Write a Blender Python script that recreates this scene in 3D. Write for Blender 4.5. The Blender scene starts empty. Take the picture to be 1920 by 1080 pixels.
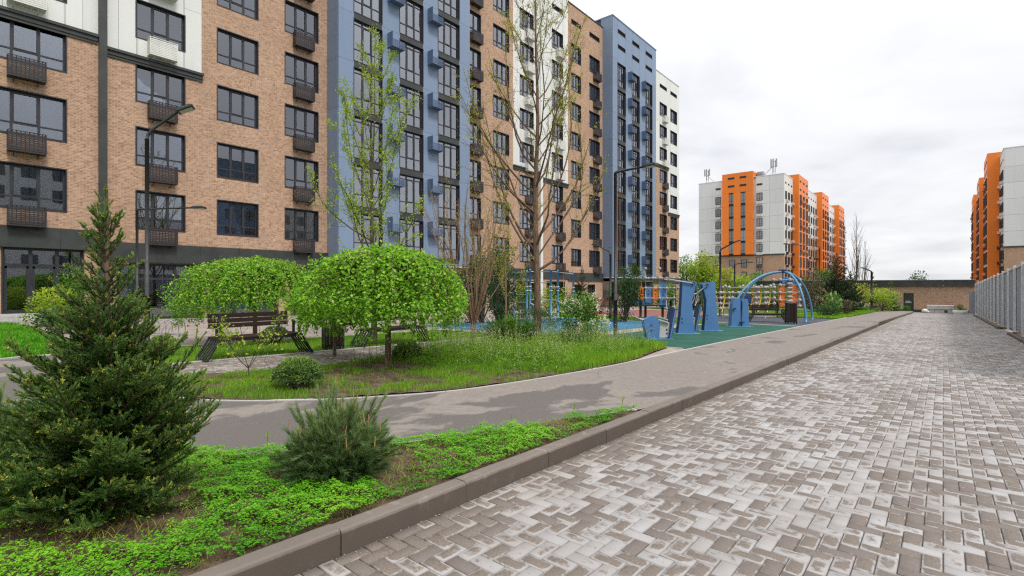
import bpy, math, random
import numpy as np
from mathutils import Vector, Matrix
R = math.radians
rng = np.random.default_rng(7)
random.seed(7)
scene = bpy.context.scene
C = scene.collection

# ------------------------------------------------------------------ camera, sky, sun, exposure
EYE = 1.55                                  # eye height over the paved street
YAW = R(40.1)
cam_data = bpy.data.cameras.new('camera')
cam_data.sensor_width = 36.0
cam_data.lens = 18.0
cam_data.shift_y = -5.0 / 1920
cam_data.clip_start = 0.05
cam_data.clip_end = 4000
cam = bpy.data.objects.new('camera', cam_data)
cam.location = (0, 0, EYE)
cam.rotation_euler = (R(90), 0, YAW)
C.objects.link(cam)
scene.camera = cam

SUN_EL, SUN_AZ = R(52), R(100)              # azimuth measured clockwise from +Y
world = bpy.data.worlds.new('World')
scene.world = world
world.use_nodes = True
wn, wl = world.node_tree.nodes, world.node_tree.links
wn.clear()
def wnode(t, **kw):
    n = wn.new(t)
    for k, v in kw.items(): setattr(n, k, v)
    return n
w_out = wnode('ShaderNodeOutputWorld')
w_sky = wnode('ShaderNodeTexSky', sky_type='NISHITA', sun_disc=False, sun_elevation=SUN_EL, sun_rotation=SUN_AZ)
w_bg1 = wnode('ShaderNodeBackground'); w_bg1.inputs[1].default_value = 0.10
wl.new(w_sky.outputs[0], w_bg1.inputs[0])
w_tc = wnode('ShaderNodeTexCoord')
w_sep = wnode('ShaderNodeSeparateXYZ'); wl.new(w_tc.outputs['Generated'], w_sep.inputs[0])
def wmath(op, a, b=None, c=None):
    n = wnode('ShaderNodeMath', operation=op)
    for i, v in enumerate((a, b, c)):
        if v is None: continue
        if isinstance(v, (int, float)): n.inputs[i].default_value = v
        else: wl.new(v, n.inputs[i])
    return n.outputs[0]
w_z = wmath('MAXIMUM', w_sep.outputs[2], 0.0)
w_den = wmath('ADD', w_z, 0.16)
w_px, w_py = wmath('DIVIDE', w_sep.outputs[0], w_den), wmath('DIVIDE', w_sep.outputs[1], w_den)
w_cmb = wnode('ShaderNodeCombineXYZ'); wl.new(w_px, w_cmb.inputs[0]); wl.new(w_py, w_cmb.inputs[1])
def wnoise(scale, detail, rough, dist=0.0):
    n = wnode('ShaderNodeTexNoise'); wl.new(w_cmb.outputs[0], n.inputs['Vector'])
    n.inputs['Scale'].default_value = scale; n.inputs['Detail'].default_value = detail
    n.inputs['Roughness'].default_value = rough; n.inputs['Distortion'].default_value = dist
    return n.outputs['Fac']
w_n1 = wnoise(0.9, 6, 0.52, 0.5)
w_n2 = wnoise(3.1, 5, 0.5, 0.3)
w_n = wmath('ADD', wmath('MULTIPLY', w_n1, 0.75), wmath('MULTIPLY', w_n2, 0.25))
w_ramp = wnode('ShaderNodeValToRGB'); wl.new(w_n, w_ramp.inputs[0])
cr = w_ramp.color_ramp
cr.elements[0].position = 0.38; cr.elements[0].color = (0.72, 0.73, 0.765, 1)
cr.elements[1].position = 0.62; cr.elements[1].color = (0.93, 0.935, 0.95, 1)
e = cr.elements.new(0.49); e.color = (0.84, 0.845, 0.87, 1)
# an overcast sky brightens towards the zenith (CIE overcast law, softened)
w_grad = wmath('MULTIPLY_ADD', wmath('MULTIPLY', w_z, w_z), 0.85, 0.79)
w_mul = wnode('ShaderNodeVectorMath', operation='SCALE'); wl.new(w_ramp.outputs[0], w_mul.inputs[0]); wl.new(w_grad, w_mul.inputs['Scale'])
w_bg2 = wnode('ShaderNodeBackground'); w_bg2.inputs[1].default_value = 1.0
wl.new(w_mul.outputs[0], w_bg2.inputs[0])
w_mix = wnode('ShaderNodeMixShader'); w_mix.inputs[0].default_value = 0.93
wl.new(w_bg1.outputs[0], w_mix.inputs[1]); wl.new(w_bg2.outputs[0], w_mix.inputs[2])
wl.new(w_mix.outputs[0], w_out.inputs[0])

sun_data = bpy.data.lights.new('sun', 'SUN')
sun_data.energy = 1.7
sun_data.angle = R(14)
sun_data.color = (1.0, 0.96, 0.90)
sun = bpy.data.objects.new('sun', sun_data)
sun.rotation_euler = (R(90) - SUN_EL, 0, math.pi - SUN_AZ)   # light comes from azimuth SUN_AZ
C.objects.link(sun)

vs = scene.view_settings
vs.view_transform = 'Standard'; vs.look = 'None'; vs.gamma = 1.0; vs.exposure = 0.46
vs.use_curve_mapping = False
scene.cycles.use_denoising = False
scene.cycles.filter_width = 1.25
scene.cycles.max_bounces = 6
scene.cycles.transparent_max_bounces = 12
scene.cycles.caustics_reflective = False
scene.cycles.caustics_refractive = False

# ------------------------------------------------------------------ helpers
SLOPE = 0.02                                # the whole site falls gently away down the street
UP = 0.13                                   # level of paths and beds above the street
def gz(x, y): return -SLOPE * y
def G(u, v, h=UP):
    """where the sight line through a spot of the photograph meets the ground (a survey of footprints)"""
    k, m = (u - 960) / 960.0, (535.0 - v) / 960.0
    dx, dy = -math.sin(YAW) + k * math.cos(YAW), math.cos(YAW) + k * math.sin(YAW)
    t = (EYE - h) / (-m - SLOPE * dy)
    return t * dx, t * dy
def fac(u, X):
    k = (u - 960) / 960.0
    return -X * (math.cos(YAW) + k * math.sin(YAW)) / (math.sin(YAW) - k * math.cos(YAW))
def ground3(x, y, h=UP): return (x, y, gz(x, y) + h)

def tag(o, label=None, cat=None, group=None, kind=None):
    if label: o['label'] = label
    if cat: o['category'] = cat
    if group: o['group'] = group
    if kind: o['kind'] = kind
    return o
def thing(name, label, cat, loc=(0, 0, 0), rotz=0.0, group=None):
    o = bpy.data.objects.new(name, None)
    o.empty_display_size = 0.2
    o.location = loc; o.rotation_euler = (0, 0, rotz)
    C.objects.link(o)
    return tag(o, label, cat, group)
def link(name, me, parent=None, loc=None):
    o = bpy.data.objects.new(name, me); C.objects.link(o)
    if parent is not None: o.parent = parent
    if loc is not None: o.location = loc
    return o
def copy_tree(o, parent=None):
    c = o.copy(); C.objects.link(c); c.parent = parent
    for ch in list(o.children): copy_tree(ch, c)
    return c

class MB:
    """collects shapes into one mesh"""
    def __init__(s): s.v = []; s.f = []; s.m = []; s.cur = 0; s.sm = []; s.smooth = False
    def add(s, vs, fs):
        n = len(s.v); s.v += [tuple(p) for p in vs]
        for f in fs:
            s.f.append(tuple(i + n for i in f)); s.m.append(s.cur); s.sm.append(s.smooth)
        return s
    def box(s, x0, x1, y0, y1, z0, z1):
        return s.add([(x0,y0,z0),(x1,y0,z0),(x1,y1,z0),(x0,y1,z0),(x0,y0,z1),(x1,y0,z1),(x1,y1,z1),(x0,y1,z1)],
                     [(0,3,2,1),(4,5,6,7),(0,1,5,4),(1,2,6,5),(2,3,7,6),(3,0,4,7)])
    def cbox(s, x0, x1, y0, y1, z0, z1, b=0.01):
        """box with chamfered edges"""
        X = (x0, x0+b, x1-b, x1); Y = (y0, y0+b, y1-b, y1); Z = (z0, z0+b, z1-b, z1)
        v = []; idx = {}
        def p(i, j, k):
            if (i, j, k) not in idx: idx[(i,j,k)] = len(v); v.append((X[i], Y[j], Z[k]))
            return idx[(i,j,k)]
        f = [(p(1,1,0),p(1,2,0),p(2,2,0),p(2,1,0)), (p(1,1,3),p(2,1,3),p(2,2,3),p(1,2,3)),
             (p(1,0,1),p(2,0,1),p(2,0,2),p(1,0,2)), (p(1,3,1),p(1,3,2),p(2,3,2),p(2,3,1)),
             (p(0,1,1),p(0,1,2),p(0,2,2),p(0,2,1)), (p(3,1,1),p(3,2,1),p(3,2,2),p(3,1,2))]
        for a, A in ((1,0),(2,3)):
            for c, D in ((1,0),(2,3)):
                f.append((p(1,a,D),p(2,a,D),p(2,A,c),p(1,A,c)))
                f.append((p(a,1,D),p(a,2,D),p(A,2,c),p(A,1,c)))
                f.append((p(a,D,1),p(a,D,2),p(A,c,2),p(A,c,1)))
                for g_, E_ in ((1,0),(2,3)):
                    f.append((p(a,c,E_),p(a,D,g_),p(A,c,g_)))
        return s.add(v, f)
    def beam(s, a, b, w, h, up=(0,0,1)):
        """rectangular bar from a to b, w across, h along 'up'"""
        a, b = Vector(a), Vector(b); d = (b - a).normalized(); u = Vector(up)
        x = d.cross(u)
        if x.length < 1e-5: x = d.cross(Vector((1,0,0)))
        x.normalize(); u = x.cross(d).normalized()
        x *= w / 2; u *= h / 2
        return s.add([a-x-u, a+x-u, a+x+u, a-x+u, b-x-u, b+x-u, b+x+u, b-x+u],
                     [(0,1,2,3),(4,7,6,5),(0,4,5,1),(1,5,6,2),(2,6,7,3),(3,7,4,0)])
    def tube(s, pts, r, n=8, cap=True):
        pts = [Vector(p) for p in pts]
        rs = r if isinstance(r, (list, tuple)) else [r] * len(pts)
        vs, fs = [], []
        ref = Vector((0.31, 0.17, 0.93))
        for i, p in enumerate(pts):
            d = (pts[min(i+1, len(pts)-1)] - pts[max(i-1, 0)])
            if d.length < 1e-9: d = Vector((0,0,1))
            d.normalize()
            a = d.cross(ref)
            if a.length < 0.05: a = d.cross(Vector((1,0,0)))
            a.normalize(); b = d.cross(a); ref = a.cross(d) if False else ref
            for k in range(n):
                t = 2*math.pi*k/n
                vs.append(p + (a*math.cos(t) + b*math.sin(t)) * rs[i])
        for i in range(len(pts)-1):
            for k in range(n):
                fs.append((i*n+k, i*n+(k+1) % n, (i+1)*n+(k+1) % n, (i+1)*n+k))
        if cap:
            fs.append(tuple(range(n))); fs.append(tuple(range((len(pts)-1)*n + n-1, (len(pts)-1)*n - 1, -1)))
        o = s.smooth; s.smooth = True; s.add(vs, fs); s.smooth = o
        return s
    def ball(s, c, r, nu=10, nv=6, sz=1.0):
        vs = [(c[0], c[1], c[2] - r*sz)]; fs = []
        for j in range(1, nv):
            ph = -math.pi/2 + math.pi*j/nv
            for i in range(nu):
                t = 2*math.pi*i/nu
                vs.append((c[0]+r*math.cos(ph)*math.cos(t), c[1]+r*math.cos(ph)*math.sin(t), c[2]+r*sz*math.sin(ph)))
        vs.append((c[0], c[1], c[2] + r*sz)); top = len(vs)-1
        for i in range(nu):
            fs.append((0, 1+(i+1) % nu, 1+i)); b = 1+(nv-2)*nu
            fs.append((b+i, b+(i+1) % nu, top))
            for j in range(nv-2):
                a = 1+j*nu
                fs.append((a+i, a+(i+1) % nu, a+nu+(i+1) % nu, a+nu+i))
        o = s.smooth; s.smooth = True; s.add(vs, fs); s.smooth = o
        return s
    def prism(s, poly, axis, t0, t1):
        """closed 2-D outline pushed along an axis ('x','y','z') between t0 and t1"""
        n = len(poly)
        def P(p, t): return (t, p[0], p[1]) if axis == 'x' else ((p[0], t, p[1]) if axis == 'y' else (p[0], p[1], t))
        vs = [P(p, t0) for p in poly] + [P(p, t1) for p in poly]
        fs = [tuple(range(n)), tuple(range(2*n-1, n-1, -1))] + [(i, (i+1) % n, n+(i+1) % n, n+i) for i in range(n)]
        return s.add(vs, fs)
    def mesh(s, name, mats):
        me = bpy.data.meshes.new(name)
        me.from_pydata(s.v, [], s.f)
        for m in (mats if isinstance(mats, (list, tuple)) else [mats]): me.materials.append(m)
        if any(s.m): me.polygons.foreach_set('material_index', s.m)
        if any(s.sm): me.polygons.foreach_set('use_smooth', s.sm)
        me.update()
        return me
    def build(s, name, mats, parent=None, loc=None): return link(name, s.mesh(name, mats), parent, loc)

def np_mesh(name, V, F, mat, parent=None, attrs=None, smooth=False, loc=None):
    """fast mesh from arrays: V (n,3), F (m,k); attrs: {name: (n,) or (n,3)}"""
    V = np.asarray(V, np.float32); F = np.asarray(F, np.int32)
    me = bpy.data.meshes.new(name)
    m, k = F.shape
    me.vertices.add(len(V)); me.vertices.foreach_set('co', V.ravel())
    me.loops.add(m*k); me.loops.foreach_set('vertex_index', F.ravel())
    me.polygons.add(m); me.polygons.foreach_set('loop_start', np.arange(m, dtype=np.int32)*k)
    me.polygons.foreach_set('loop_total', np.full(m, k, np.int32))
    if smooth: me.polygons.foreach_set('use_smooth', np.ones(m, bool))
    me.materials.append(mat)
    for an, av in (attrs or {}).items():
        av = np.asarray(av, np.float32)
        if av.ndim == 1:
            a = me.attributes.new(an, 'FLOAT', 'POINT'); a.data.foreach_set('value', av)
        else:
            a = me.attributes.new(an, 'FLOAT_VECTOR', 'POINT'); a.data.foreach_set('vector', av.ravel())
    me.update(); me.validate()
    return link(name, me, parent, loc)
def unit(a):
    a = np.asarray(a, float); return a / np.maximum(np.linalg.norm(a, axis=-1, keepdims=True), 1e-9)

# ------------------------------------------------------------------ materials
class NT:
    def __init__(s, name):
        s.mat = bpy.data.materials.new(name); s.mat.use_nodes = True
        s.n, s.l = s.mat.node_tree.nodes, s.mat.node_tree.links
        s.bsdf = s.n['Principled BSDF']; s.out = s.n['Material Output']
        s._tc = None
    def node(s, t, **kw):
        n = s.n.new(t)
        for k, v in kw.items(): setattr(n, k, v)
        return n
    def set(s, sock, v):
        if isinstance(v, bpy.types.NodeSocket): s.l.new(v, sock)
        elif isinstance(v, (tuple, list)) and len(v) == 3 and sock.type == 'RGBA': sock.default_value = (*v, 1)
        else: sock.default_value = v
    def P(s, **kw):
        for k, v in kw.items(): s.set(s.bsdf.inputs[k.replace('_', ' ')], v)
        return s
    def coord(s, which='Object'):
        if s._tc is None: s._tc = s.node('ShaderNodeTexCoord')
        return s._tc.outputs[which]
    def world_pos(s): return s.node('ShaderNodeNewGeometry').outputs['Position']
    def mapping(s, vec, scale=(1,1,1), rot=(0,0,0), loc=(0,0,0)):
        n = s.node('ShaderNodeMapping'); s.l.new(vec, n.inputs[0])
        n.inputs['Scale'].default_value = scale; n.inputs['Rotation'].default_value = rot; n.inputs['Location'].default_value = loc
        return n.outputs[0]
    def swiz(s, vec, a, b, c=None):
        sp = s.node('ShaderNodeSeparateXYZ'); s.l.new(vec, sp.inputs[0])
        cb = s.node('ShaderNodeCombineXYZ')
        s.l.new(sp.outputs[a], cb.inputs[0]); s.l.new(sp.outputs[b], cb.inputs[1])
        if c is not None: s.l.new(sp.outputs[c], cb.inputs[2])
        return cb.outputs[0]
    def noise(s, scale, detail=4, rough=0.55, vec=None, dist=0.0, out='Fac'):
        n = s.node('ShaderNodeTexNoise'); s.l.new(vec if vec is not None else s.world_pos(), n.inputs['Vector'])
        n.inputs['Scale'].default_value = scale; n.inputs['Detail'].default_value = detail
        n.inputs['Roughness'].default_value = rough; n.inputs['Distortion'].default_value = dist
        return n.outputs[out]
    def math(s, op, a, b=None, c=None, clamp=False):
        n = s.node('ShaderNodeMath', operation=op); n.use_clamp = clamp
        for i, v in enumerate((a, b, c)):
            if v is not None: s.set(n.inputs[i], v)
        return n.outputs[0]
    def smooth(s, x, lo, hi, o0=0.0, o1=1.0):
        n = s.node('ShaderNodeMapRange', interpolation_type='SMOOTHSTEP'); s.set(n.inputs[0], x)
        for i, v in enumerate((lo, hi, o0, o1)): s.set(n.inputs[i+1], v)
        return n.outputs[0]
    def mix(s, f, a, b, mode='MIX'):
        n = s.node('ShaderNodeMix', data_type='RGBA', blend_type=mode)
        s.set(n.inputs[0], f); s.set(n.inputs[6], a); s.set(n.inputs[7], b)
        return n.outputs[2]
    def ramp(s, f, stops):
        n = s.node('ShaderNodeValToRGB'); s.l.new(f, n.inputs[0]); cr = n.color_ramp
        while len(cr.elements) < len(stops): cr.elements.new(0.5)
        for e, (p, c) in zip(cr.elements, stops): e.position = p; e.color = (*c, 1)
        return n.outputs[0]
    def attr(s, name, out='Fac'):
        return s.node('ShaderNodeAttribute', attribute_name=name).outputs[out]
    def rand(s): return s.node('ShaderNodeObjectInfo').outputs['Random']
    def bump(s, h, strength=0.3, dist=0.02):
        n = s.node('ShaderNodeBump'); n.inputs['Strength'].default_value = strength; n.inputs['Distance'].default_value = dist
        s.l.new(h, n.inputs['Height']); s.l.new(n.outputs[0], s.bsdf.inputs['Normal']); return s

def simple(name, col, rough=0.6, metal=0.0, var=0.12, scale=3.0, spec=0.4, bump=0.0, bscale=60):
    t = NT(name)
    f = t.noise(scale, 5, 0.6)
    lo = tuple(c*(1-var) for c in col); hi = tuple(min(1, c*(1+var)) for c in col)
    t.P(Base_Color=t.mix(t.smooth(f, 0.3, 0.7), lo, hi), Roughness=t.smooth(t.noise(scale*2.3, 3), 0.3, 0.7, max(0, rough-0.08), min(1, rough+0.08)), Metallic=metal, Specular_IOR_Level=spec)
    if bump: t.bump(t.noise(bscale, 3), bump, 0.01)
    return t.mat

def leafy(name, dark, mid, light, trans=0.35, rough=0.5):
    t = NT(name)
    a = t.attr('tint')
    col = t.ramp(a, [(0.0, dark), (0.5, mid), (1.0, light)])
    t.P(Base_Color=col, Roughness=rough, Specular_IOR_Level=0.3)
    tr = t.node('ShaderNodeBsdfTranslucent'); t.l.new(col, tr.inputs[0])
    mx = t.node('ShaderNodeMixShader'); mx.inputs[0].default_value = trans
    t.l.new(t.bsdf.outputs[0], mx.inputs[1]); t.l.new(tr.outputs[0], mx.inputs[2]); t.l.new(mx.outputs[0], t.out.inputs[0])
    return t.mat

def brick_mat(name, a, b, c1, c2, mortar, bw=0.23, bh=0.062, m=0.010, grime=0.12):
    """thin-format facing bricks laid on the plane of object axes a, b"""
    t = NT(name)
    v = t.swiz(t.coord(), a, b)
    n = t.node('ShaderNodeTexBrick'); t.l.new(v, n.inputs['Vector'])
    n.offset = 0.5; n.squash = 1.0
    n.inputs['Scale'].default_value = 1.0
    n.inputs['Brick Width'].default_value = bw; n.inputs['Row Height'].default_value = bh
    n.inputs['Mortar Size'].default_value = m; n.inputs['Mortar Smooth'].default_value = 0.15; n.inputs['Bias'].default_value = 0.0
    t.set(n.inputs['Color1'], c1); t.set(n.inputs['Color2'], c2); t.set(n.inputs['Mortar'], mortar)
    # a few odd bricks and slow colour drift
    cell = t.node('ShaderNodeTexWhiteNoise', noise_dimensions='2D')
    sn = t.node('ShaderNodeVectorMath', operation='SNAP'); t.l.new(v, sn.inputs[0]); sn.inputs[1].default_value = (bw/2, bh, 1)
    t.l.new(sn.outputs[0], cell.inputs['Vector'])
    col = t.mix(t.smooth(cell.outputs['Value'], 0.66, 1.0, 0, 0.5), n.outputs['Color'], tuple(x*0.62 for x in c2))
    col = t.mix(t.smooth(cell.outputs['Value'], 0.16, 0.0, 0, 0.5), col, tuple(min(1, x*1.35) for x in c1))
    drift = t.noise(0.35, 4, 0.6, v)
    col = t.mix(t.smooth(drift, 0.3, 0.75, 0, grime*2), col, tuple(x*0.7 for x in c2), 'MIX')
    t.P(Base_Color=col, Roughness=0.85, Specular_IOR_Level=0.25)
    t.bump(t.math('SUBTRACT', 1.0, n.outputs['Fac']), 0.5, 0.008)
    return t.mat
M = {}
BR1, BR2, MORT = (0.53, 0.318, 0.192), (0.35, 0.192, 0.112), (0.54, 0.44, 0.36)
M['brick_yz'] = brick_mat('tan facing brick', 1, 2, BR1, BR2, MORT)
M['brick_xz'] = brick_mat('tan facing brick across', 0, 2, BR1, BR2, MORT)
def panel_mat(name, col, var=0.05):
    t = NT(name)
    r = t.rand()
    v = t.world_pos()
    streak = t.noise(1.0, 5, 0.6, t.mapping(v, (2.2, 2.2, 0.12)))
    c = t.mix(t.math('MULTIPLY', r, 1.0), tuple(x*(1-var) for x in col), tuple(min(1, x*(1+var)) for x in col))
    c = t.mix(t.smooth(streak, 0.45, 0.8, 0, 0.35), c, tuple(x*0.78 for x in col))
    t.P(Base_Color=c, Roughness=0.45, Specular_IOR_Level=0.35)
    return t.mat
M['white_panel'] = panel_mat('off-white cladding', (0.70, 0.71, 0.68))
M['grey_panel'] = panel_mat('pale grey cladding', (0.69, 0.695, 0.70))
M['blue_panel'] = panel_mat('dusty blue cladding', (0.195, 0.262, 0.375))
M['orange_panel'] = panel_mat('orange cladding', (0.83, 0.215, 0.025))
M['dark_fascia'] = simple('charcoal fascia', (0.040, 0.045, 0.043), 0.5, var=0.2, scale=1.2)
M['frame'] = simple('dark window frame', (0.035, 0.035, 0.042), 0.4, var=0.1)
M['basket'] = simple('brown metal basket', (0.034, 0.029, 0.031), 0.5, var=0.15, scale=8)
M['basket_white'] = simple('white metal basket', (0.66, 0.66, 0.62), 0.5, var=0.08)
M['basket_blue'] = simple('blue metal basket', (0.10, 0.15, 0.25), 0.5, var=0.08)
M['basket_orange'] = simple('orange metal basket', (0.75, 0.26, 0.08), 0.5, var=0.08)
M['basket_pale'] = simple('pale metal basket', (0.62, 0.56, 0.55), 0.5, var=0.08)
M['slot'] = simple('black louvre', (0.02, 0.02, 0.024), 0.6)
M['room'] = simple('dim room', (0.16, 0.145, 0.13), 0.9, var=0.5, scale=0.8)
def glass_mat(name, ior=2.6, tint=(0.66, 0.71, 0.75)):
    t = NT(name); t.n.remove(t.bsdf)
    fr = t.node('ShaderNodeFresnel'); fr.inputs[0].default_value = ior
    # panes are never perfectly flat
    bmp = t.node('ShaderNodeBump'); bmp.inputs['Strength'].default_value = 0.02; bmp.inputs['Distance'].default_value = 0.02
    t.l.new(t.noise(1.4, 2, 0.5), bmp.inputs['Height'])
    gl = t.node('ShaderNodeBsdfGlossy'); gl.inputs['Roughness'].default_value = 0.015; gl.inputs[0].default_value = (0.88, 0.92, 1.0, 1)
    t.l.new(bmp.outputs[0], gl.inputs['Normal']); t.l.new(bmp.outputs[0], fr.inputs['Normal'])
    tr = t.node('ShaderNodeBsdfTransparent'); tr.inputs[0].default_value = (*tint, 1)
    mx = t.node('ShaderNodeMixShader')
    t.l.new(fr.outputs[0], mx.inputs[0]); t.l.new(tr.outputs[0], mx.inputs[1]); t.l.new(gl.outputs[0], mx.inputs[2])
    t.l.new(mx.outputs[0], t.out.inputs[0])
    return t.mat
M['glass'] = glass_mat('window glass')
M['glass_coated'] = glass_mat('coated window glass', 3.7, (0.5, 0.55, 0.6))
def far_glass():
    t = NT('far window glass')
    t.P(Base_Color=t.mix(t.rand(), (0.02, 0.023, 0.028), (0.17, 0.18, 0.195)), Roughness=0.06, IOR=2.2)
    return t.mat
M['far_glass'] = far_glass()
def curtain_mat():
    t = NT('curtain cloth')
    w = t.node('ShaderNodeTexWave'); w.wave_type = 'BANDS'; w.bands_direction = 'Y'
    t.l.new(t.coord(), w.inputs[0]); w.inputs['Scale'].default_value = 3.2; w.inputs['Distortion'].default_value = 1.5
    a = t.mix(t.rand(), (0.66, 0.65, 0.62), (0.30, 0.27, 0.25))
    t.P(Base_Color=t.mix(w.outputs['Fac'], a, (0.74, 0.73, 0.70)), Roughness=0.9)
    return t.mat
M['curtain'] = curtain_mat()

def paver_mat(name, from_object):
    """grey concrete block: dry pale skin, damp brown blot that dries from the edges inwards"""
    t = NT(name)
    b = t.attr('brick', 'Vector')
    sp = t.node('ShaderNodeSeparateXYZ'); t.l.new(b, sp.inputs[0])
    r = t.rand() if from_object else sp.outputs[2]
    pos = t.world_pos()
    lx = t.math('MULTIPLY', sp.outputs[0], sp.outputs[0]); ly = t.math('MULTIPLY', sp.outputs[1], sp.outputs[1])
    centre = t.math('MULTIPLY', t.math('SUBTRACT', 1.0, t.math('POWER', lx, 3.2)), t.math('SUBTRACT', 1.0, t.math('POWER', ly, 2.4)))
    big = t.noise(0.42, 3, 0.5, pos)                      # damp areas a couple of metres across
    mid = t.noise(1.7, 3, 0.5, pos)
    blot = t.noise(13.0, 5, 0.68, pos, 0.5)
    # how wet this block is
    sepw = t.node('ShaderNodeSeparateXYZ'); t.l.new(pos, sepw.inputs[0])
    kerb = t.smooth(sepw.outputs[0], -1.9, -2.75, 0.0, 0.45)     # run-off lies along the kerb
    wet = t.math('ADD', t.math('MULTIPLY_ADD', r, 1.45, -0.62), t.math('MULTIPLY_ADD', big, 1.5, -0.74))
    wet = t.math('ADD', wet, t.math('MULTIPLY_ADD', mid, 1.1, -0.55))
    wet = t.math('ADD', wet, kerb)
    val = t.math('ADD', t.math('MULTIPLY', centre, 0.62), t.math('MULTIPLY_ADD', blot, 1.8, -0.90))
    val = t.math('ADD', val, wet)
    damp = t.smooth(val, 0.26, 0.70)
    grain = t.noise(420, 2, 0.6, pos); grain2 = t.noise(90, 3, 0.6, pos)
    dry = t.mix(t.smooth(mid, 0.3, 0.7), (0.335, 0.315, 0.30), (0.425, 0.418, 0.415))
    dry = t.mix(t.smooth(grain, 0.35, 0.65, 0, 0.35), dry, (0.25, 0.237, 0.228))
    dry = t.mix(t.math('MULTIPLY', kerb, 0.8), dry, (0.33, 0.275, 0.21))
    dmp = t.mix(t.smooth(grain2, 0.35, 0.65), (0.152, 0.124, 0.102), (0.208, 0.173, 0.144))
    dmp = t.mix(t.smooth(r, 0.55, 1.0, 0, 0.5), dmp, (0.17, 0.145, 0.135))
    col = t.mix(damp, dry, dmp)
    t.P(Base_Color=col, Roughness=t.math('MULTIPLY_ADD', damp, -0.18, 0.82), Specular_IOR_Level=0.3)
    t.bump(grain, 0.25, 0.004)
    return t.mat
M['paver_one'] = paver_mat('concrete paving block', True)
M['paver_many'] = paver_mat('concrete paving blocks', False)
def sand():
    t = NT('jointing sand'); n = t.noise(60, 4)
    t.P(Base_Color=t.mix(n, (0.09, 0.075, 0.06), (0.15, 0.125, 0.10)), Roughness=0.95); return t.mat
M['sand'] = sand()
def kerb_mat():
    t = NT('damp concrete kerb'); pos = t.world_pos()
    big = t.noise(1.3, 5, 0.6, pos); fine = t.noise(300, 2, 0.6, pos); st = t.noise(6, 6, 0.65, pos, 0.4)
    col = t.mix(t.smooth(big, 0.35, 0.65), (0.095, 0.073, 0.058), (0.14, 0.110, 0.090))
    col = t.mix(t.smooth(st, 0.58, 0.70, 0, 0.75), col, (0.29, 0.255, 0.222))
    chip = t.noise(38, 5, 0.7, pos); col = t.mix(t.smooth(chip, 0.64, 0.70, 0, 0.7), col, (0.33, 0.30, 0.27))
    col = t.mix(t.smooth(fine, 0.4, 0.7, 0, 0.35), col, (0.20, 0.17, 0.145))
    col = t.mix(t.math('MULTIPLY', t.rand(), 0.28), col, (0.22, 0.185, 0.16))
    sp = t.node('ShaderNodeSeparateXYZ'); t.l.new(pos, sp.inputs[0])
    hgt = t.math('MULTIPLY_ADD', sp.outputs[1], SLOPE, sp.outputs[2])     # face is darker up to the arris, the top paler
    below_arris = t.smooth(t.math('ADD', hgt, t.math('MULTIPLY_ADD', st, 0.05, -0.025)), 0.142, 0.118)
    col = t.mix(t.math('MULTIPLY', below_arris, 0.62), t.mix(0.35, col, (0.26, 0.225, 0.195)), (0.070, 0.054, 0.043))
    t.P(Base_Color=col, Roughness=0.72, Specular_IOR_Level=0.35); t.bump(fine, 0.3, 0.004)
    return t.mat
M['kerb'] = kerb_mat()
def edging_mat():
    t = NT('pale concrete edging'); n = t.noise(40, 4)
    t.P(Base_Color=t.mix(n, (0.33, 0.31, 0.285), (0.50, 0.475, 0.45)), Roughness=0.9); return t.mat
M['edging'] = edging_mat()
def asphalt_mat():
    t = NT('weathered asphalt'); pos = t.world_pos()
    # drying patches: long in the walking direction, sharp scalloped rims
    m1 = t.noise(0.55, 6, 0.58, t.mapping(pos, (1.5, 0.75, 1), loc=(3.1, 1.7, 0)), 0.35)
    fine = t.noise(150, 4, 0.75, pos); mid = t.noise(14, 5, 0.6, pos)
    sep = t.node('ShaderNodeSeparateXYZ'); t.l.new(pos, sep.inputs[0])
    edge = t.smooth(sep.outputs[1], 3.0, 9.0, 0.06, -0.085)
    wetv = t.math('ADD', m1, edge)
    wetv = t.math('ADD', wetv, t.math('MULTIPLY_ADD', mid, 0.07, -0.035))
    wet = t.smooth(wetv, 0.485, 0.54)
    rim = t.math('MULTIPLY', t.smooth(wetv, 0.44, 0.505), 0.4)
    dry = t.mix(t.smooth(mid, 0.3, 0.7), (0.215, 0.186, 0.164), (0.27, 0.236, 0.210))
    dry = t.mix(rim, dry, (0.32, 0.28, 0.248))
    dry = t.mix(t.smooth(fine, 0.45, 0.66, 0, 0.6), dry, (0.15, 0.132, 0.12))
    crk = t.node('ShaderNodeTexVoronoi', feature='DISTANCE_TO_EDGE'); crk.inputs['Scale'].default_value = 0.42
    wob = t.node('ShaderNodeVectorMath', operation='ADD'); t.l.new(pos, wob.inputs[0]); wsc = t.node('ShaderNodeVectorMath', operation='SCALE'); t.l.new(t.noise(3.0, 4, 0.6, pos, out='Color'), wsc.inputs[0]); wsc.inputs['Scale'].default_value = 0.5; t.l.new(wsc.outputs[0], wob.inputs[1]); t.l.new(wob.outputs[0], crk.inputs['Vector'])
    dry = t.mix(t.math('MULTIPLY', t.smooth(crk.outputs['Distance'], 0.006, 0.0), t.smooth(t.noise(0.8, 2, 0.5, pos), 0.45, 0.6, 0, 0.7)), dry, (0.07, 0.06, 0.055))
    dark = t.mix(t.smooth(fine, 0.4, 0.7), (0.108, 0.095, 0.088), (0.185, 0.165, 0.152))
    t.P(Base_Color=t.mix(wet, dry, dark), Roughness=t.math('MULTIPLY_ADD', wet, -0.15, 0.9), Specular_IOR_Level=0.3)
    t.bump(fine, 0.35, 0.006)
    return t.mat
M['asphalt'] = asphalt_mat()
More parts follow.
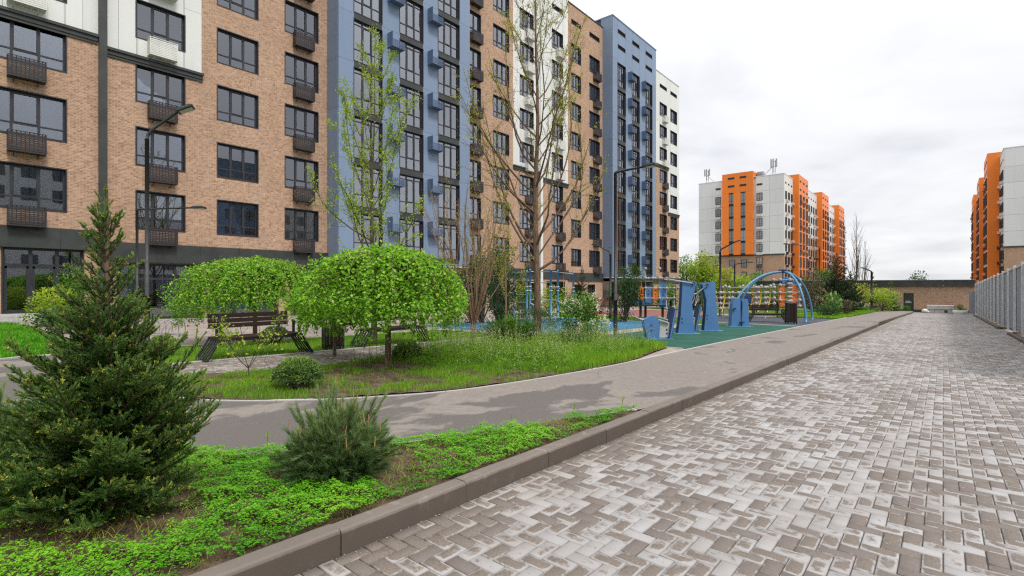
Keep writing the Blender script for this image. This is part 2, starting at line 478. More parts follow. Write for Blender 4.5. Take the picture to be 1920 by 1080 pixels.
def soil_mat():
    t = NT('bare soil'); pos = t.world_pos()
    n = t.noise(5, 6, 0.65, pos); f = t.noise(70, 4, 0.65, pos)
    col = t.mix(t.smooth(n, 0.3, 0.7), (0.050, 0.033, 0.022), (0.19, 0.13, 0.085))
    f2 = t.noise(24, 5, 0.7, pos, 0.5)
    col = t.mix(t.smooth(f2, 0.52, 0.68, 0, 0.75), col, (0.035, 0.023, 0.016))
    col = t.mix(t.smooth(f, 0.5, 0.72, 0, 0.7), col, (0.27, 0.20, 0.135))
    t.P(Base_Color=col, Roughness=0.95, Specular_IOR_Level=0.2); t.bump(f, 0.9, 0.03); return t.mat
M['soil'] = soil_mat()
def lawn_mat():
    t = NT('lawn ground'); pos = t.world_pos()
    n = t.noise(1.3, 6, 0.65, pos); f = t.noise(45, 5, 0.7, pos)
    col = t.mix(t.smooth(n, 0.35, 0.65), (0.055, 0.13, 0.018), (0.10, 0.19, 0.03))
    col = t.mix(t.smooth(f, 0.45, 0.7), col, (0.16, 0.24, 0.05))
    col = t.mix(t.smooth(n, 0.62, 0.75, 0, 0.8), col, (0.14, 0.10, 0.06))
    t.P(Base_Color=col, Roughness=0.95, Specular_IOR_Level=0.15); t.bump(f, 1.0, 0.05); return t.mat
M['lawn'] = lawn_mat()
def far_ground():
    t = NT('distant ground'); n = t.noise(0.02, 5); t.P(Base_Color=t.mix(n, (0.10, 0.12, 0.06), (0.20, 0.18, 0.14)), Roughness=0.95); return t.mat
M['far_ground'] = far_ground()
def plaza_mat():
    t = NT('plaza slabs'); pos = t.world_pos()
    n = t.node('ShaderNodeTexBrick'); t.l.new(pos, n.inputs['Vector']); n.inputs['Scale'].default_value = 1.0
    n.inputs['Brick Width'].default_value = 0.2; n.inputs['Row Height'].default_value = 0.1; n.inputs['Mortar Size'].default_value = 0.006
    t.set(n.inputs['Color1'], (0.42, 0.36, 0.32)); t.set(n.inputs['Color2'], (0.34, 0.275, 0.24)); t.set(n.inputs['Mortar'], (0.17, 0.145, 0.125))
    b = t.noise(1.2, 5, 0.6, pos)
    t.P(Base_Color=t.mix(t.smooth(b, 0.42, 0.62, 0, 0.6), n.outputs['Color'], (0.24, 0.20, 0.175)), Roughness=0.85); return t.mat
M['plaza'] = plaza_mat()
def rubber(name, c, c2):
    t = NT(name); pos = t.world_pos(); f = t.noise(190, 3, 0.7, pos); b = t.noise(1.1, 4, 0.6, pos)
    col = t.mix(t.smooth(b, 0.3, 0.7), c, c2)
    t.P(Base_Color=t.mix(t.smooth(f, 0.5, 0.8, 0, 0.35), col, tuple(x*1.7 for x in c2)), Roughness=0.9, Specular_IOR_Level=0.2); t.bump(f, 0.4, 0.006); return t.mat
M['rubber_green'] = rubber('green rubber', (0.020, 0.082, 0.060), (0.030, 0.110, 0.080))
M['rubber_blue'] = rubber('blue rubber', (0.035, 0.145, 0.245), (0.052, 0.19, 0.30))
M['rubber_dark'] = rubber('slate rubber', (0.062, 0.067, 0.085), (0.095, 0.10, 0.125))
M['rubber_red'] = rubber('brick red rubber', (0.23, 0.10, 0.085), (0.29, 0.13, 0.105))
M['blue_paint'] = simple('blue painted steel', (0.085, 0.205, 0.42), 0.4, var=0.05, scale=1.5)
M['blue_dark'] = simple('deep blue painted steel', (0.022, 0.055, 0.13), 0.4, var=0.12)
M['blue_pale'] = simple('light blue painted tube', (0.09, 0.235, 0.38), 0.35, var=0.10)
M['grey_steel'] = simple('galvanised tube', (0.38, 0.38, 0.385), 0.45, 0.2, var=0.12)
M['grey_board'] = simple('grey plastic board', (0.50, 0.50, 0.48), 0.55, var=0.12)
M['ball_grey'] = simple('grey plastic joint', (0.36, 0.345, 0.33), 0.45, var=0.12)
M['orange_plastic'] = simple('orange plastic', (0.75, 0.17, 0.02), 0.45, var=0.12)
M['yellow_plastic'] = simple('yellow plastic', (0.62, 0.42, 0.05), 0.45, var=0.12)
M['black_metal'] = simple('black powder coat', (0.020, 0.021, 0.023), 0.45, var=0.25, scale=6)
M['lamp_metal'] = simple('dark grey lamp steel', (0.033, 0.034, 0.037), 0.45, var=0.2, scale=4)
M['lens'] = simple('lamp lens', (0.52, 0.54, 0.47), 0.3)
def wood_mat():
    t = NT('dark stained timber'); v = t.coord()
    g = t.noise(6, 5, 0.6, t.mapping(v, (12, 1.0, 12)))
    c = t.mix(g, (0.016, 0.011, 0.009), (0.045, 0.030, 0.024))
    t.P(Base_Color=t.mix(t.math('MULTIPLY', t.rand(), 0.4), c, (0.055, 0.038, 0.03)), Roughness=0.9, Specular_IOR_Level=0.1); t.bump(g, 0.2, 0.003); return t.mat
M['wood'] = wood_mat()
def fence_mat():
    t = NT('grey profiled sheet'); pos = t.world_pos()
    s = t.noise(1.0, 5, 0.6, t.mapping(pos, (2, 2, 0.25)))
    c = t.mix(t.smooth(s, 0.3, 0.7), (0.26, 0.285, 0.325), (0.33, 0.355, 0.395))
    t.P(Base_Color=t.mix(t.math('MULTIPLY', t.rand(), 0.35), c, (0.27, 0.29, 0.32)), Roughness=0.5); return t.mat
M['fence'] = fence_mat()
M['fence_post'] = simple('pale fence post', (0.66, 0.67, 0.68), 0.5, 0.0, var=0.1)
M['concrete'] = simple('raw concrete', (0.42, 0.41, 0.39), 0.85, var=0.2, scale=5, bump=0.3)
M['white_paint'] = simple('white paint', (0.72, 0.72, 0.70), 0.5)
M['roof'] = simple('roof felt', (0.09, 0.09, 0.095), 0.9)
def bark_mat(name, a, b, sc=(30, 30, 5)):
    t = NT(name); v = t.world_pos()
    n = t.noise(1.0, 6, 0.65, t.mapping(v, sc)); 
    t.P(Base_Color=t.mix(t.smooth(n, 0.3, 0.7), a, b), Roughness=0.9, Specular_IOR_Level=0.2); t.bump(n, 0.9, 0.03); return t.mat
M['bark_brown'] = bark_mat('ridged brown bark', (0.075, 0.05, 0.036), (0.24, 0.165, 0.115))
M['bark_grey'] = bark_mat('grey-brown bark', (0.07, 0.055, 0.042), (0.185, 0.15, 0.115))
M['bark_red'] = bark_mat('reddish shrub bark', (0.17, 0.10, 0.065), (0.36, 0.235, 0.16))
M['twig'] = bark_mat('twig', (0.15, 0.105, 0.065), (0.26, 0.19, 0.125))
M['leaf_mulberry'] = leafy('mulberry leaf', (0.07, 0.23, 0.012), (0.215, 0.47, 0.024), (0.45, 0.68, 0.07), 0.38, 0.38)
M['leaf_yellow'] = leafy('young yellow leaf', (0.22, 0.27, 0.02), (0.40, 0.43, 0.035), (0.58, 0.56, 0.08), 0.4)
M['leaf_lime'] = leafy('lime leaf', (0.18, 0.31, 0.02), (0.35, 0.49, 0.035), (0.52, 0.62, 0.08), 0.4)
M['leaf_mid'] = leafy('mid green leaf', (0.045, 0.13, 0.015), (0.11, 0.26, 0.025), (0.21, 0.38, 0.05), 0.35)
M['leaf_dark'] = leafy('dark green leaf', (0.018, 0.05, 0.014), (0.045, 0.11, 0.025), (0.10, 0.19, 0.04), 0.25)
M['leaf_red'] = leafy('reddish leaf', (0.10, 0.035, 0.022), (0.20, 0.075, 0.045), (0.30, 0.13, 0.07), 0.3)
M['leaf_olive'] = leafy('olive brown leaf', (0.045, 0.05, 0.022), (0.12, 0.115, 0.055), (0.22, 0.19, 0.10), 0.25)
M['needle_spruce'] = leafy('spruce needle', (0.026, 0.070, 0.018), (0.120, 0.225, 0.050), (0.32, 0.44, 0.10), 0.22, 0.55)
M['bud'] = leafy('spruce bud', (0.28, 0.26, 0.03), (0.45, 0.43, 0.055), (0.62, 0.56, 0.09), 0.35)
M['needle_pine'] = leafy('pine needle', (0.035, 0.075, 0.024), (0.12, 0.21, 0.065), (0.30, 0.42, 0.15), 0.15, 0.5)
M['needle_dark'] = leafy('dark conifer needle', (0.012, 0.030, 0.014), (0.032, 0.066, 0.026), (0.075, 0.115, 0.045), 0.1, 0.6)
M['candle'] = simple('pine candle', (0.38, 0.22, 0.11), 0.8)
M['clover'] = leafy('clover', (0.035, 0.16, 0.008), (0.125, 0.41, 0.014), (0.29, 0.60, 0.035), 0.35)
M['grass'] = leafy('grass blade', (0.075, 0.23, 0.012), (0.21, 0.43, 0.022), (0.44, 0.60, 0.055), 0.35)
M['weed'] = leafy('weed', (0.075, 0.22, 0.015), (0.19, 0.42, 0.03), (0.38, 0.60, 0.06), 0.35)
M['flower'] = leafy('cream blossom', (0.62, 0.58, 0.36), (0.78, 0.74, 0.52), (0.85, 0.83, 0.66), 0.3)
# ------------------------------------------------------------------ ground, street, kerb, paths
def vnoise(x, y, scale, seed=0):
    """smooth value noise 0..1"""
    x = np.asarray(x, float) * scale + 100.3; y = np.asarray(y, float) * scale + 57.1
    xi, yi = np.floor(x).astype(np.int64), np.floor(y).astype(np.int64)
    fx, fy = x - xi, y - yi
    fx, fy = fx*fx*(3-2*fx), fy*fy*(3-2*fy)
    def h(a, b):
        n = (a * 374761393 + b * 668265263 + seed * 974634533) & 0x7fffffff
        n = ((n ^ (n >> 13)) * 1274126177) & 0x7fffffff
        return ((n ^ (n >> 16)) & 0xffff) / 65535.0
    return (h(xi, yi)*(1-fx) + h(xi+1, yi)*fx)*(1-fy) + (h(xi, yi+1)*(1-fx) + h(xi+1, yi+1)*fx)*fy
def fbm(x, y, scale, seed=0):
    return 0.55*vnoise(x, y, scale, seed) + 0.28*vnoise(x, y, scale*2.1, seed+1) + 0.17*vnoise(x, y, scale*4.3, seed+2)
def catmull(pts, n=12):
    P = [np.array(p, float) for p in pts]; out = []
    for i in range(len(P)-1):
        p0, p1, p2, p3 = P[max(i-1, 0)], P[i], P[i+1], P[min(i+2, len(P)-1)]
        for k in range(n):
            t = k/n
            out.append(0.5*((2*p1) + (p2-p0)*t + (2*p0-5*p1+4*p2-p3)*t*t + (3*p1-p0-3*p2+p3)*t**3))
    out.append(P[-1]); return out
def sheet(name, poly, h, mat, kind='structure'):
    o = np_mesh(name, [ground3(x, y, h) for x, y in poly], [list(range(len(poly)))], mat)
    return tag(o, kind=kind)
def slab(name, poly, h0, h1, mat, kind='structure', parent=None):
    n = len(poly); b = MB()
    b.add([ground3(x, y, h1) for x, y in poly] + [ground3(x, y, h0) for x, y in poly],
          [tuple(range(n))] + [((i+1) % n, i, n+i, n+(i+1) % n) for i in range(n)])
    o = b.build(name, mat, parent)
    if parent is None: tag(o, kind=kind)
    return o

sheet('ground', [(-900, -300), (900, -300), (900, 1500), (-900, 1500)], -0.10, M['far_ground'])
sheet('lawn', [(-75, -40), (-2.84, -40), (-2.84, 76), (-75, 76)], 0.10, M['lawn'])
street = sheet('street', [(-2.72, -12), (9, -12), (9, 78), (-2.72, 78)], -0.012, M['sand'])

KX = -2.70                                  # street face of the kerb
# herringbone paving, 200 x 100 mm blocks set square to the kerb
def herringbone(x0, x1, y0, y1):
    nx, ny = int(round((x1-x0)/0.1)), int(round((y1-y0)/0.1))
    out = []
    for j in range(ny):
        for i in range(-1, nx):
            m = (i - j) % 4
            if m == 0:
                a, b = max(i, 0), min(i+2, nx)
                if b > a: out.append((x0+a*.1, x0+b*.1, y0+j*.1, y0+(j+1)*.1))
            elif m == 3 and i >= 0:
                if j == 0 or True:
                    out.append((x0+i*.1, x0+(i+1)*.1, y0+j*.1, y0+min(j+2, ny)*.1))
    return np.array(out)
blocks = herringbone(KX, KX+5.3, 0.3, 73.0)
blocks = blocks[(blocks[:, 1] - blocks[:, 0] > 0.05)]
nb = len(blocks)
cxy = np.stack([(blocks[:, 0]+blocks[:, 1])/2, (blocks[:, 2]+blocks[:, 3])/2], 1)
gap, chm, low = 0.0032, 0.0055, 0.011
def block_geo(B, rnd, zj, tilt):
    x0, x1, y0, y1 = B[:, 0]+gap, B[:, 1]-gap, B[:, 2]+gap, B[:, 3]-gap
    cx, cy, hx, hy = (x0+x1)/2, (y0+y1)/2, (x1-x0)/2, (y1-y0)/2
    V, A = [], []
    for (ins, dz) in ((chm, 0.0), (0.0, -0.006), (0.0, -low-0.012)):
        for sx, sy in ((-1,-1),(1,-1),(1,1),(-1,1)):
            px, py = cx + sx*(hx-ins), cy + sy*(hy-ins)
            pz = -SLOPE*py + zj + dz + tilt[:, 0]*(px-cx) + tilt[:, 1]*(py-cy)
            V.append(np.stack([px, py, pz], 1)); A.append(np.stack([np.full(len(B), sx*1.0), np.full(len(B), sy*1.0), rnd], 1))
    V = np.stack(V, 1); A = np.stack(A, 1)      # (n,12,3)
    f = [(0,1,2,3)]
    for k in range(4):
        a, b = k, (k+1) % 4
        f += [(a, a+4, b+4, b), (a+4, a+8, b+8, b+4)]
    return V, A, np.array(f)
rnd = rng.random(nb); zj = rng.normal(0, 0.0012, nb); tilt = rng.normal(0, 0.007, (nb, 2))
BV, BA, BF = block_geo(blocks, rnd, zj, tilt)
# the 300 blocks that show largest stand alone, the rest are one surface
cs, sn = math.cos(YAW), math.sin(YAW)
dep = cxy[:, 1]*cs - cxy[:, 0]*sn
lat = cxy[:, 0]*cs + cxy[:, 1]*sn
inview = (dep > 0.5) & (np.abs(lat/dep) < 0.99) & (dep > 960*EYE/(1080-535)*0.99)
size = np.where(inview, 1/np.maximum(dep, 0.1)**2, 0)
near = np.argsort(-size)[:300]
is_near = np.zeros(nb, bool); is_near[near] = True
for q in near:
    B = blocks[q]
    c = np.array([cxy[q, 0], cxy[q, 1], -SLOPE*cxy[q, 1]])
    np_mesh('paving_block', BV[q]-c, BF, M['paver_one'], street, {'brick': BA[q]}, loc=tuple(c))
idx = np.where(~is_near)[0]
Vr = BV[idx].reshape(-1, 3); Ar = BA[idx].reshape(-1, 3)
Fr = (BF[None] + (np.arange(len(idx))*12)[:, None, None]).reshape(-1, 4)
o = np_mesh('paving_blocks', Vr, Fr, M['paver_many'], street, {'brick': Ar}); o['kind'] = 'stuff'

# kerb of one-metre stones; it steps and swings slightly where the street is extended
kerb = tag(bpy.data.objects.new('kerb', None), kind='structure'); C.objects.link(kerb)
def kx(y):
    if y < 34.6: return KX
    return -2.92 + (y-34.6)/32*0.5
def kerb_stone(p, q, parent, side=-1, w=0.118, top=0.15, base=-0.05, chamf=0.022):
    """stone from p to q (plan), lying on the 'side' of that line"""
    d = Vector((q[0]-p[0], q[1]-p[1], 0)); L = d.length; d.normalize()
    nrm = Vector((-d.y, d.x, 0))*(-side)*-1
    e = 0.0028
    prof = [(0, base), (0, top-chamf), (chamf*0.35, top-chamf*0.35), (chamf, top), (w, top), (w, base)]
    b = MB(); V = []
    js = random.uniform(-0.004, 0.004)
    for s in (e, L-e):
        for a, z in prof:
            x, y = p[0]+d.x*s+nrm.x*(a+js), p[1]+d.y*s+nrm.y*(a+js)
            V.append((x, y, gz(x, y)+z+js))
    n = len(prof)
    b.add(V, [tuple(range(n))[::-1], tuple(range(n, 2*n))] + [(i, (i+1) % n, n+(i+1) % n, n+i) for i in range(n)])
    return b.build('kerb_stone', M['kerb'], parent)
y = -1.44
while y < 66:
    kerb_stone((kx(y), y), (kx(y+1.03), y+1.03) if y < 33.2 or y > 34.7 else (kx(y), y+1.03), kerb, side=1)
    y += 1.03
# footpath edges (plan)
near_edge = catmull([(-2.90, 5.80), (-3.22, 4.66), (-3.59, 3.56), (-4.09, 2.52), (-4.75, 1.70), (-6.2, 0.98), (-8.1, 0.70), (-11, 0.55), (-15, 0.45)], 8)
far_edge = catmull([(-8.35, 2.28), (-7.49, 2.33), (-6.61, 2.99), (-5.84, 4.05), (-5.29, 5.54), (-5.05, 8.67), (-5.12, 12.8), (-5.2, 20), (-5.22, 40), (-5.1, 72)], 10)
walk_near = catmull([(-8.35, 2.28), (-9.1, 2.35), (-9.5, 2.75), (-9.2, 3.6), (-9.0, 4.65), (-9.1, 8), (-9.2, 12.6)], 10)
path = [tuple(p) for p in near_edge][::-1] + [(kx(yy)-0.11, yy) for yy in (6.2, 12, 20, 28, 34, 45, 55, 72)]
path += [tuple(p) for p in far_edge][::-1]
path += [(-9.1, 2.35), (-9.5, 2.72), (-14.2, 2.72), (-14.2, 2.0), (-13.9, 1.2), (-15, 0.9)]
from mathutils.geometry import tessellate_polygon
def poly_sheet(name, poly, h, mat):
    V = [Vector((*p, 0)) for p in poly]
    T = tessellate_polygon([V])
    o = np_mesh(name, [ground3(p[0], p[1], h) for p in poly], [list(t) for t in T], mat)
    return tag(o, kind='structure')
poly_sheet('footpath', path, 0.130, M['asphalt'])

plaza = sheet('plaza', [(-28.2, 3.0), (-14.4, 3.0), (-14.4, 13.2), (-5.2, 13.2), (-5.2, 39), (-9, 39), (-9, 75), (-28.2, 75)], 0.122, M['plaza'])
# the strip walk along the benches is laid in blocks that can be told apart
walk = sheet('bench_walk', [(-11.05, 2.72), (-9.0, 2.72), (-9.0, 14.2), (-11.05, 14.2)], 0.112, M['sand'])
wb = herringbone(-11.05, -9.05, 2.75, 14.15)
wv, wa, wf = block_geo(wb, rng.random(len(wb))*0.75, rng.normal(0.128, 0.0014, len(wb)), rng.normal(0, 0.008, (len(wb), 2)))
o = np_mesh('walk_blocks', wv.reshape(-1, 3), (wf[None] + (np.arange(len(wb))*12)[:, None, None]).reshape(-1, 4), M['paver_many'], walk, {'brick': wa.reshape(-1, 3)}); o['kind'] = 'stuff'
# the sown strip behind the benches
sheet('bench_lawn', [(-14.4, 2.75), (-11.2, 2.75), (-11.2, 12.6), (-14.4, 12.6)], 0.134, M['lawn'])
sheet('garden_lawn', [(-10.5, 40.0), (-5.3, 40.0), (-5.2, 73.0), (-26, 73.0), (-26, 52)], 0.131, M['lawn'])
sheet('green_play_surface', [(-9.0, 13.4), (-5.25, 13.4), (-5.3, 27.6), (-9.0, 27.6)], 0.130, M['rubber_green'])
sheet('blue_play_surface', [(-17.2, 14.0), (-10.0, 14.0), (-10.0, 25.5), (-17.2, 25.5)], 0.130, M['rubber_blue'])
sheet('slate_play_surface', [(-13.5, 28.4), (-5.3, 28.4), (-5.3, 39.0), (-13.5, 39.0)], 0.130, M['rubber_dark'])
sheet('red_play_surface', [(-22, 28.4), (-13.9, 28.4), (-13.9, 46), (-22, 46)], 0.130, M['rubber_red'])
sheet('play_lawn', [(-24, 25.9), (-9.4, 25.9), (-9.4, 28.0), (-24, 28.0)], 0.134, M['lawn'])

# slim concrete edging set along the paths
edging = tag(bpy.data.objects.new('path_edging', None), kind='structure'); C.objects.link(edging)
def run_edging(line, step=1.0, w=0.06, top=0.148):
    pts = [np.array(p) for p in line]; acc = [pts[0]]; run = 0
    for a, b in zip(pts, pts[1:]):
        L = np.linalg.norm(b-a); n = max(1, int(L/0.25)); 
        for k in range(1, n+1):
            acc.append(a+(b-a)*k/n)
    piece = [acc[0]]; length = 0
    def flush(piece):
        if len(piece) < 2: return
        V, F = [], []
        for i, p in enumerate(piece):
            d = piece[min(i+1, len(piece)-1)]-piece[max(i-1, 0)]; d = d/np.linalg.norm(d); n = np.array([-d[1], d[0]])*w/2
            q = p + (d*0.003 if i == 0 else (-d*0.003 if i == len(piece)-1 else 0))
            for s, z in ((-1, 0.05), (-1, top-0.006), (-0.8, top), (0.8, top), (1, top-0.006), (1, 0.05)):
                x, y = q+n*s; V.append(ground3(x, y, z))
        for i in range(len(piece)-1):
            for k in range(5): F.append((i*6+k, i*6+k+1, (i+1)*6+k+1, (i+1)*6+k))
        b = MB(); b.add(V, F + [(0,1,2,3,4,5), tuple(range(len(piece)*6-1, len(piece)*6-7, -1))])
        b.build('edging_stone', M['edging'], edging)
    for a, b in zip(acc, acc[1:]):
        length += np.linalg.norm(b-a); piece.append(b)
        if length >= step: flush(piece); piece = [b]; length = 0
    flush(piece)
run_edging(near_edge); run_edging([p for p in far_edge if p[1] < 45]); run_edging(walk_near)
run_edging([(-11.12, 2.75), (-11.12, 12.6)]); run_edging([(-14.45, 2.75), (-14.45, 12.6)]); run_edging([(-14.3, 2.72), (-14.3, 1.6), (-13.95, 0.95), (-15, 0.75)])
run_edging([(-9.05, 13.35), (-5.3, 13.35)]); run_edging([(-9.05, 27.7), (-5.3, 27.7)])

# planting beds: uneven soil
def ruled(name, A, B, m, hfun, mat):
    n = len(A); V = []
    for a, b in zip(A, B):
        for k in range(m+1):
            p = np.asarray(a)*(1-k/m)+np.asarray(b)*k/m; V.append((p[0], p[1], 0))
    V = np.array(V); V[:, 2] = -SLOPE*V[:, 1] + hfun(V[:, 0], V[:, 1])
    i, k = np.meshgrid(np.arange(n-1), np.arange(m), indexing='ij'); q = (i*(m+1)+k).ravel()
    return tag(np_mesh(name, V, np.stack([q, q+1, q+m+2, q+m+1], 1), mat, smooth=True), kind='structure')
SPRUCE, PINE = (-3.86, 0.78), (-3.50, 2.10)
def bed1_h(x, y):
    r1 = np.hypot(x-SPRUCE[0], y-SPRUCE[1])
    return 0.125 + 0.05*fbm(x, y, 2.2, 3) + 0.015*vnoise(x, y, 14, 5) + 0.05*np.exp(-(r1/0.55)**2) - 0.03*np.clip((x+3.1)/0.25, 0, 1)
xs = np.linspace(-2.81, -14.8, 170)
ne = np.array(near_edge); order = np.argsort(ne[:, 0]); 
ye = np.interp(xs, ne[order, 0], ne[order, 1])
ruled('front_bed', [(x, -3.0) for x in xs], [(x, y-0.03) for x, y in zip(xs, ye)], 90, bed1_h, M['soil'])
def bed2_h(x, y): return 0.12 + 0.06*fbm(x, y, 1.3, 9) + 0.015*vnoise(x, y, 11, 15) + 0.07*np.exp(-((x+7.9)**2+(y-5.8)**2)/0.5)
fe = np.array(far_edge); wn_ = np.array(walk_near)
ys = np.linspace(2.4, 13.2, 150)
def tip_off(y): return 0.16*np.clip(np.asarray(y)-9.8, 0, 3.4)
bx_near = np.interp(ys, fe[10:, 1], fe[10:, 0]) + 0.01 - tip_off(ys)
sheet('path_corner', [(-5.08, 9.6), (-5.10, 11.5), (-5.16, 13.33), (-6.6, 13.33)], 0.1265, M['plaza'])
wo = np.argsort(wn_[:, 1]); bx_far = np.interp(ys, wn_[wo, 1], wn_[wo, 0]) + 0.03
ruled('tree_bed', list(zip(bx_near, ys)), list(zip(bx_far, ys)), 50, bed2_h, M['soil'])
# ------------------------------------------------------------------ the long apartment block
FX = -29.0
block = thing('apartment_block', 'long tan brick apartment block with white and blue clad sections on the left', 'building', (FX, 0, 0))
_win = {}
def window_mesh(w, h, cols, trans, fw=0.07):
    """dark frame with mullions and transoms; lower left corner of the opening at the origin, face towards +x"""
    key = ('f', round(w, 2), round(h, 2), cols, tuple(trans))
    if key in _win: return _win[key]
    b = MB(); d = 0.07
    b.box(-d, 0, 0, w, 0, fw); b.box(-d, 0, 0, w, h-fw, h); b.box(-d, 0, 0, fw, fw, h-fw); b.box(-d, 0, w-fw, w, fw, h-fw)
    ys = [0] + [w*k/cols for k in range(1, cols)] + [w]
    zs = [0] + [h*t for t in trans] + [h]
    for y in ys[1:-1]: b.box(-d+.008, .008, y-0.042, y+0.042, fw, h-fw)
    for z in zs[1:-1]:
        for a, c in zip(ys, ys[1:]): b.box(-d+.012, .004, a+0.042, c-0.042, z-0.03, z+0.03)
    # middle light carries an opening sash
    if cols >= 2:
        k = 1; a, c = ys[k]+0.042, ys[k+1]-0.042
        z0, z1 = (zs[1]+0.03, zs[2]-0.03) if len(zs) > 2 else (fw, h-fw)
        if k == cols-1: c = ys[k+1]-fw
        s = 0.035
        z1 = min(z1, h-fw)
        b.box(-0.04, .02, a, c, z0, z0+s); b.box(-0.04, .02, a, c, z1-s, z1); b.box(-0.04, .02, a, a+s, z0+s, z1-s); b.box(-0.04, .02, c-s, c, z0+s, z1-s)
    _win[key] = (b.mesh('window', M['frame']), ys, zs)
    return _win[key]
_pane = {}
def pane_mesh(w, h, glass='glass'):
    key = (round(w, 2), round(h, 2), glass)
    if key not in _pane:
        b = MB(); b.box(-0.012, 0, 0, w, 0, h); _pane[key] = b.mesh('pane', M[glass])
    return _pane[key]
def add_window(parent, x, y0, y1, z0, z1, cols=3, trans=(0.27,), single=False, curtain=True, glass='glass'):
    w, h = y1-y0, z1-z0
    me, ys, zs = window_mesh(w, h, cols, trans)
    o = link('window', me, parent, (x, y0, z0))
    if single:
        key = ('g', round(w, 2), round(h, 2))
        if key not in _win:
            b = MB()
            for a, c in zip(ys, ys[1:]):
                for p, q in zip(zs, zs[1:]): b.box(-0.042, -0.03, a+0.035, c-0.035, p+0.025, q-0.025)
            _win[key] = b.mesh('glazing', M['glass_coated'])
        g = link('glazing', _win[key], o); g['kind'] = 'stuff'
    else:
        for a, c in zip(ys, ys[1:]):
            for p, q in zip(zs, zs[1:]):
                link('pane', pane_mesh(c-a-0.06, q-p-0.04, glass), o, (-0.03, a+0.03, p+0.02))
    if curtain:
        r = random.random()
        if r < 0.78:
            b = MB()
            spans = [(0.03, w*random.uniform(0.15, 0.42)), (w*random.uniform(0.62, 0.9), w-0.03)] if r < 0.42 else ([(0.03, w-0.03)] if r < 0.55 else [(0.03, w*random.uniform(0.3, 0.6))])
            zb = 0.02 if r < 0.6 else h*random.uniform(0.3, 0.7)
            for a, c in spans:
                n = max(4, int((c-a)/0.05)); V = []; F = []
                for k in range(n+1):
                    yy = a+(c-a)*k/n; xx = -0.24 - 0.03*math.sin(k*1.9+r*9)
                    V += [(xx, yy, zb), (xx, yy, h)]
                for k in range(n): F.append((2*k, 2*k+1, 2*k+3, 2*k+2))
                b.add(V, F)
            b.build('curtain', M['curtain'], o)
    return o

def facade(parent, x, y0, y1, z0, z1, holes, zone, mats, sheet_name, depth=0.16, split=3.0, zref=0.0, panel_gap=0.012):
    """wall plane at local x with real openings. zone(y, z) -> key; mats[key] = (material, is_panel)"""
    ysl = sorted({round(v, 3) for v in [y0, y1] + [a for h in holes for a in h[:2]] + mats.get('_y', [])})
    zsl = sorted({round(v, 3) for v in [z0, z1] + [a for h in holes for a in h[2:4]] + mats.get('_z', [])})
    ysl = [v for v in ysl if y0 <= v <= y1]; zsl = [v for v in zsl if z0 <= v <= z1]
    plain = {}
    back = MB()
    def hole_at(y, z): return any(a < y < b and c < z < d for a, b, c, d in holes)
    for ya, yb in zip(ysl, ysl[1:]):
        cy = (ya+yb)/2; run = None; runs = []
        for za, zb in zip(zsl, zsl[1:]):
            cz = (za+zb)/2
            if hole_at(cy, cz): run = None; continue
            key = zone(cy, cz)
            if run and run[2] == key: run[1] = zb
            else: run = [za, zb, key]; runs.append(run)
        for za, zb, key in runs:
            m, panel = mats[key]
            if panel == 'each':
                b = MB(); b.add([(x, ya, za), (x, yb, za), (x, yb, zb), (x, ya, zb)], [(0, 1, 2, 3)]); b.build(sheet_name, m, parent)
            elif not panel:
                plain.setdefault(key, MB()).add([(x, ya, za), (x, yb, za), (x, yb, zb), (x, ya, zb)], [(0, 1, 2, 3)])
            else:
                back.add([(x-0.035, ya, za), (x-0.035, yb, za), (x-0.035, yb, zb), (x-0.035, ya, zb)], [(0, 1, 2, 3)])
                cuts = [za] + [c for c in [zref+split*k for k in range(-2, 14)] if za+0.5 < c < zb-0.5] + [zb]
                for p, q in zip(cuts, cuts[1:]):
                    b = MB(); g = panel_gap/2
                    b.box(x-0.03, x, ya+g, yb-g, p+g, q-g)
                    b.build('cladding_panel', m, parent)
    for key, b in plain.items(): b.build(sheet_name, mats[key][0], parent)
    if back.v: back.build('backing_wall', M['dark_fascia'], parent)
    rv = MB()
    for a, b_, c, d in holes:
        xi = x-depth-0.07
        rv.add([(x-.003, a, c), (x-.003, b_, c), (x-.003, b_, d), (x-.003, a, d), (xi, a, c), (xi, b_, c), (xi, b_, d), (xi, a, d)],
               [(0, 4, 5, 1), (1, 5, 6, 2), (2, 6, 7, 3), (3, 7, 4, 0)])
        # thin metal casing round the opening, proud of the wall
        e, t = 0.045, 0.02
        rv.box(x-.01, x+t, a-e, b_+e, c-e, c); rv.box(x-.01, x+t, a-e, b_+e, d, d+e)
        rv.box(x-.01, x+t, a-e, a, c, d); rv.box(x-.01, x+t, b_, b_+e, c, d)
    if holes: rv.build('window_reveals', M['frame'], parent)['kind'] = 'stuff'

def rooms(parent, x, y0, y1, z0, rows, pitch=3.0):
    b = MB()
    b.box(x-3.2, x-3.1, y0+.05, y1-.05, -2, z0+pitch*rows)
    for k in range(rows+1): b.box(x-3.1, x-0.26, y0+.05, y1-.05, z0+pitch*k-0.85, z0+pitch*k-0.55)
    b.box(x-3.1, x-0.26, y0+.05, y0+.15, -2, z0+pitch*rows); b.box(x-3.1, x-.26, y1-.15, y1-.05, -2, z0+pitch*rows)
    b.build('interior', M['room'], parent)

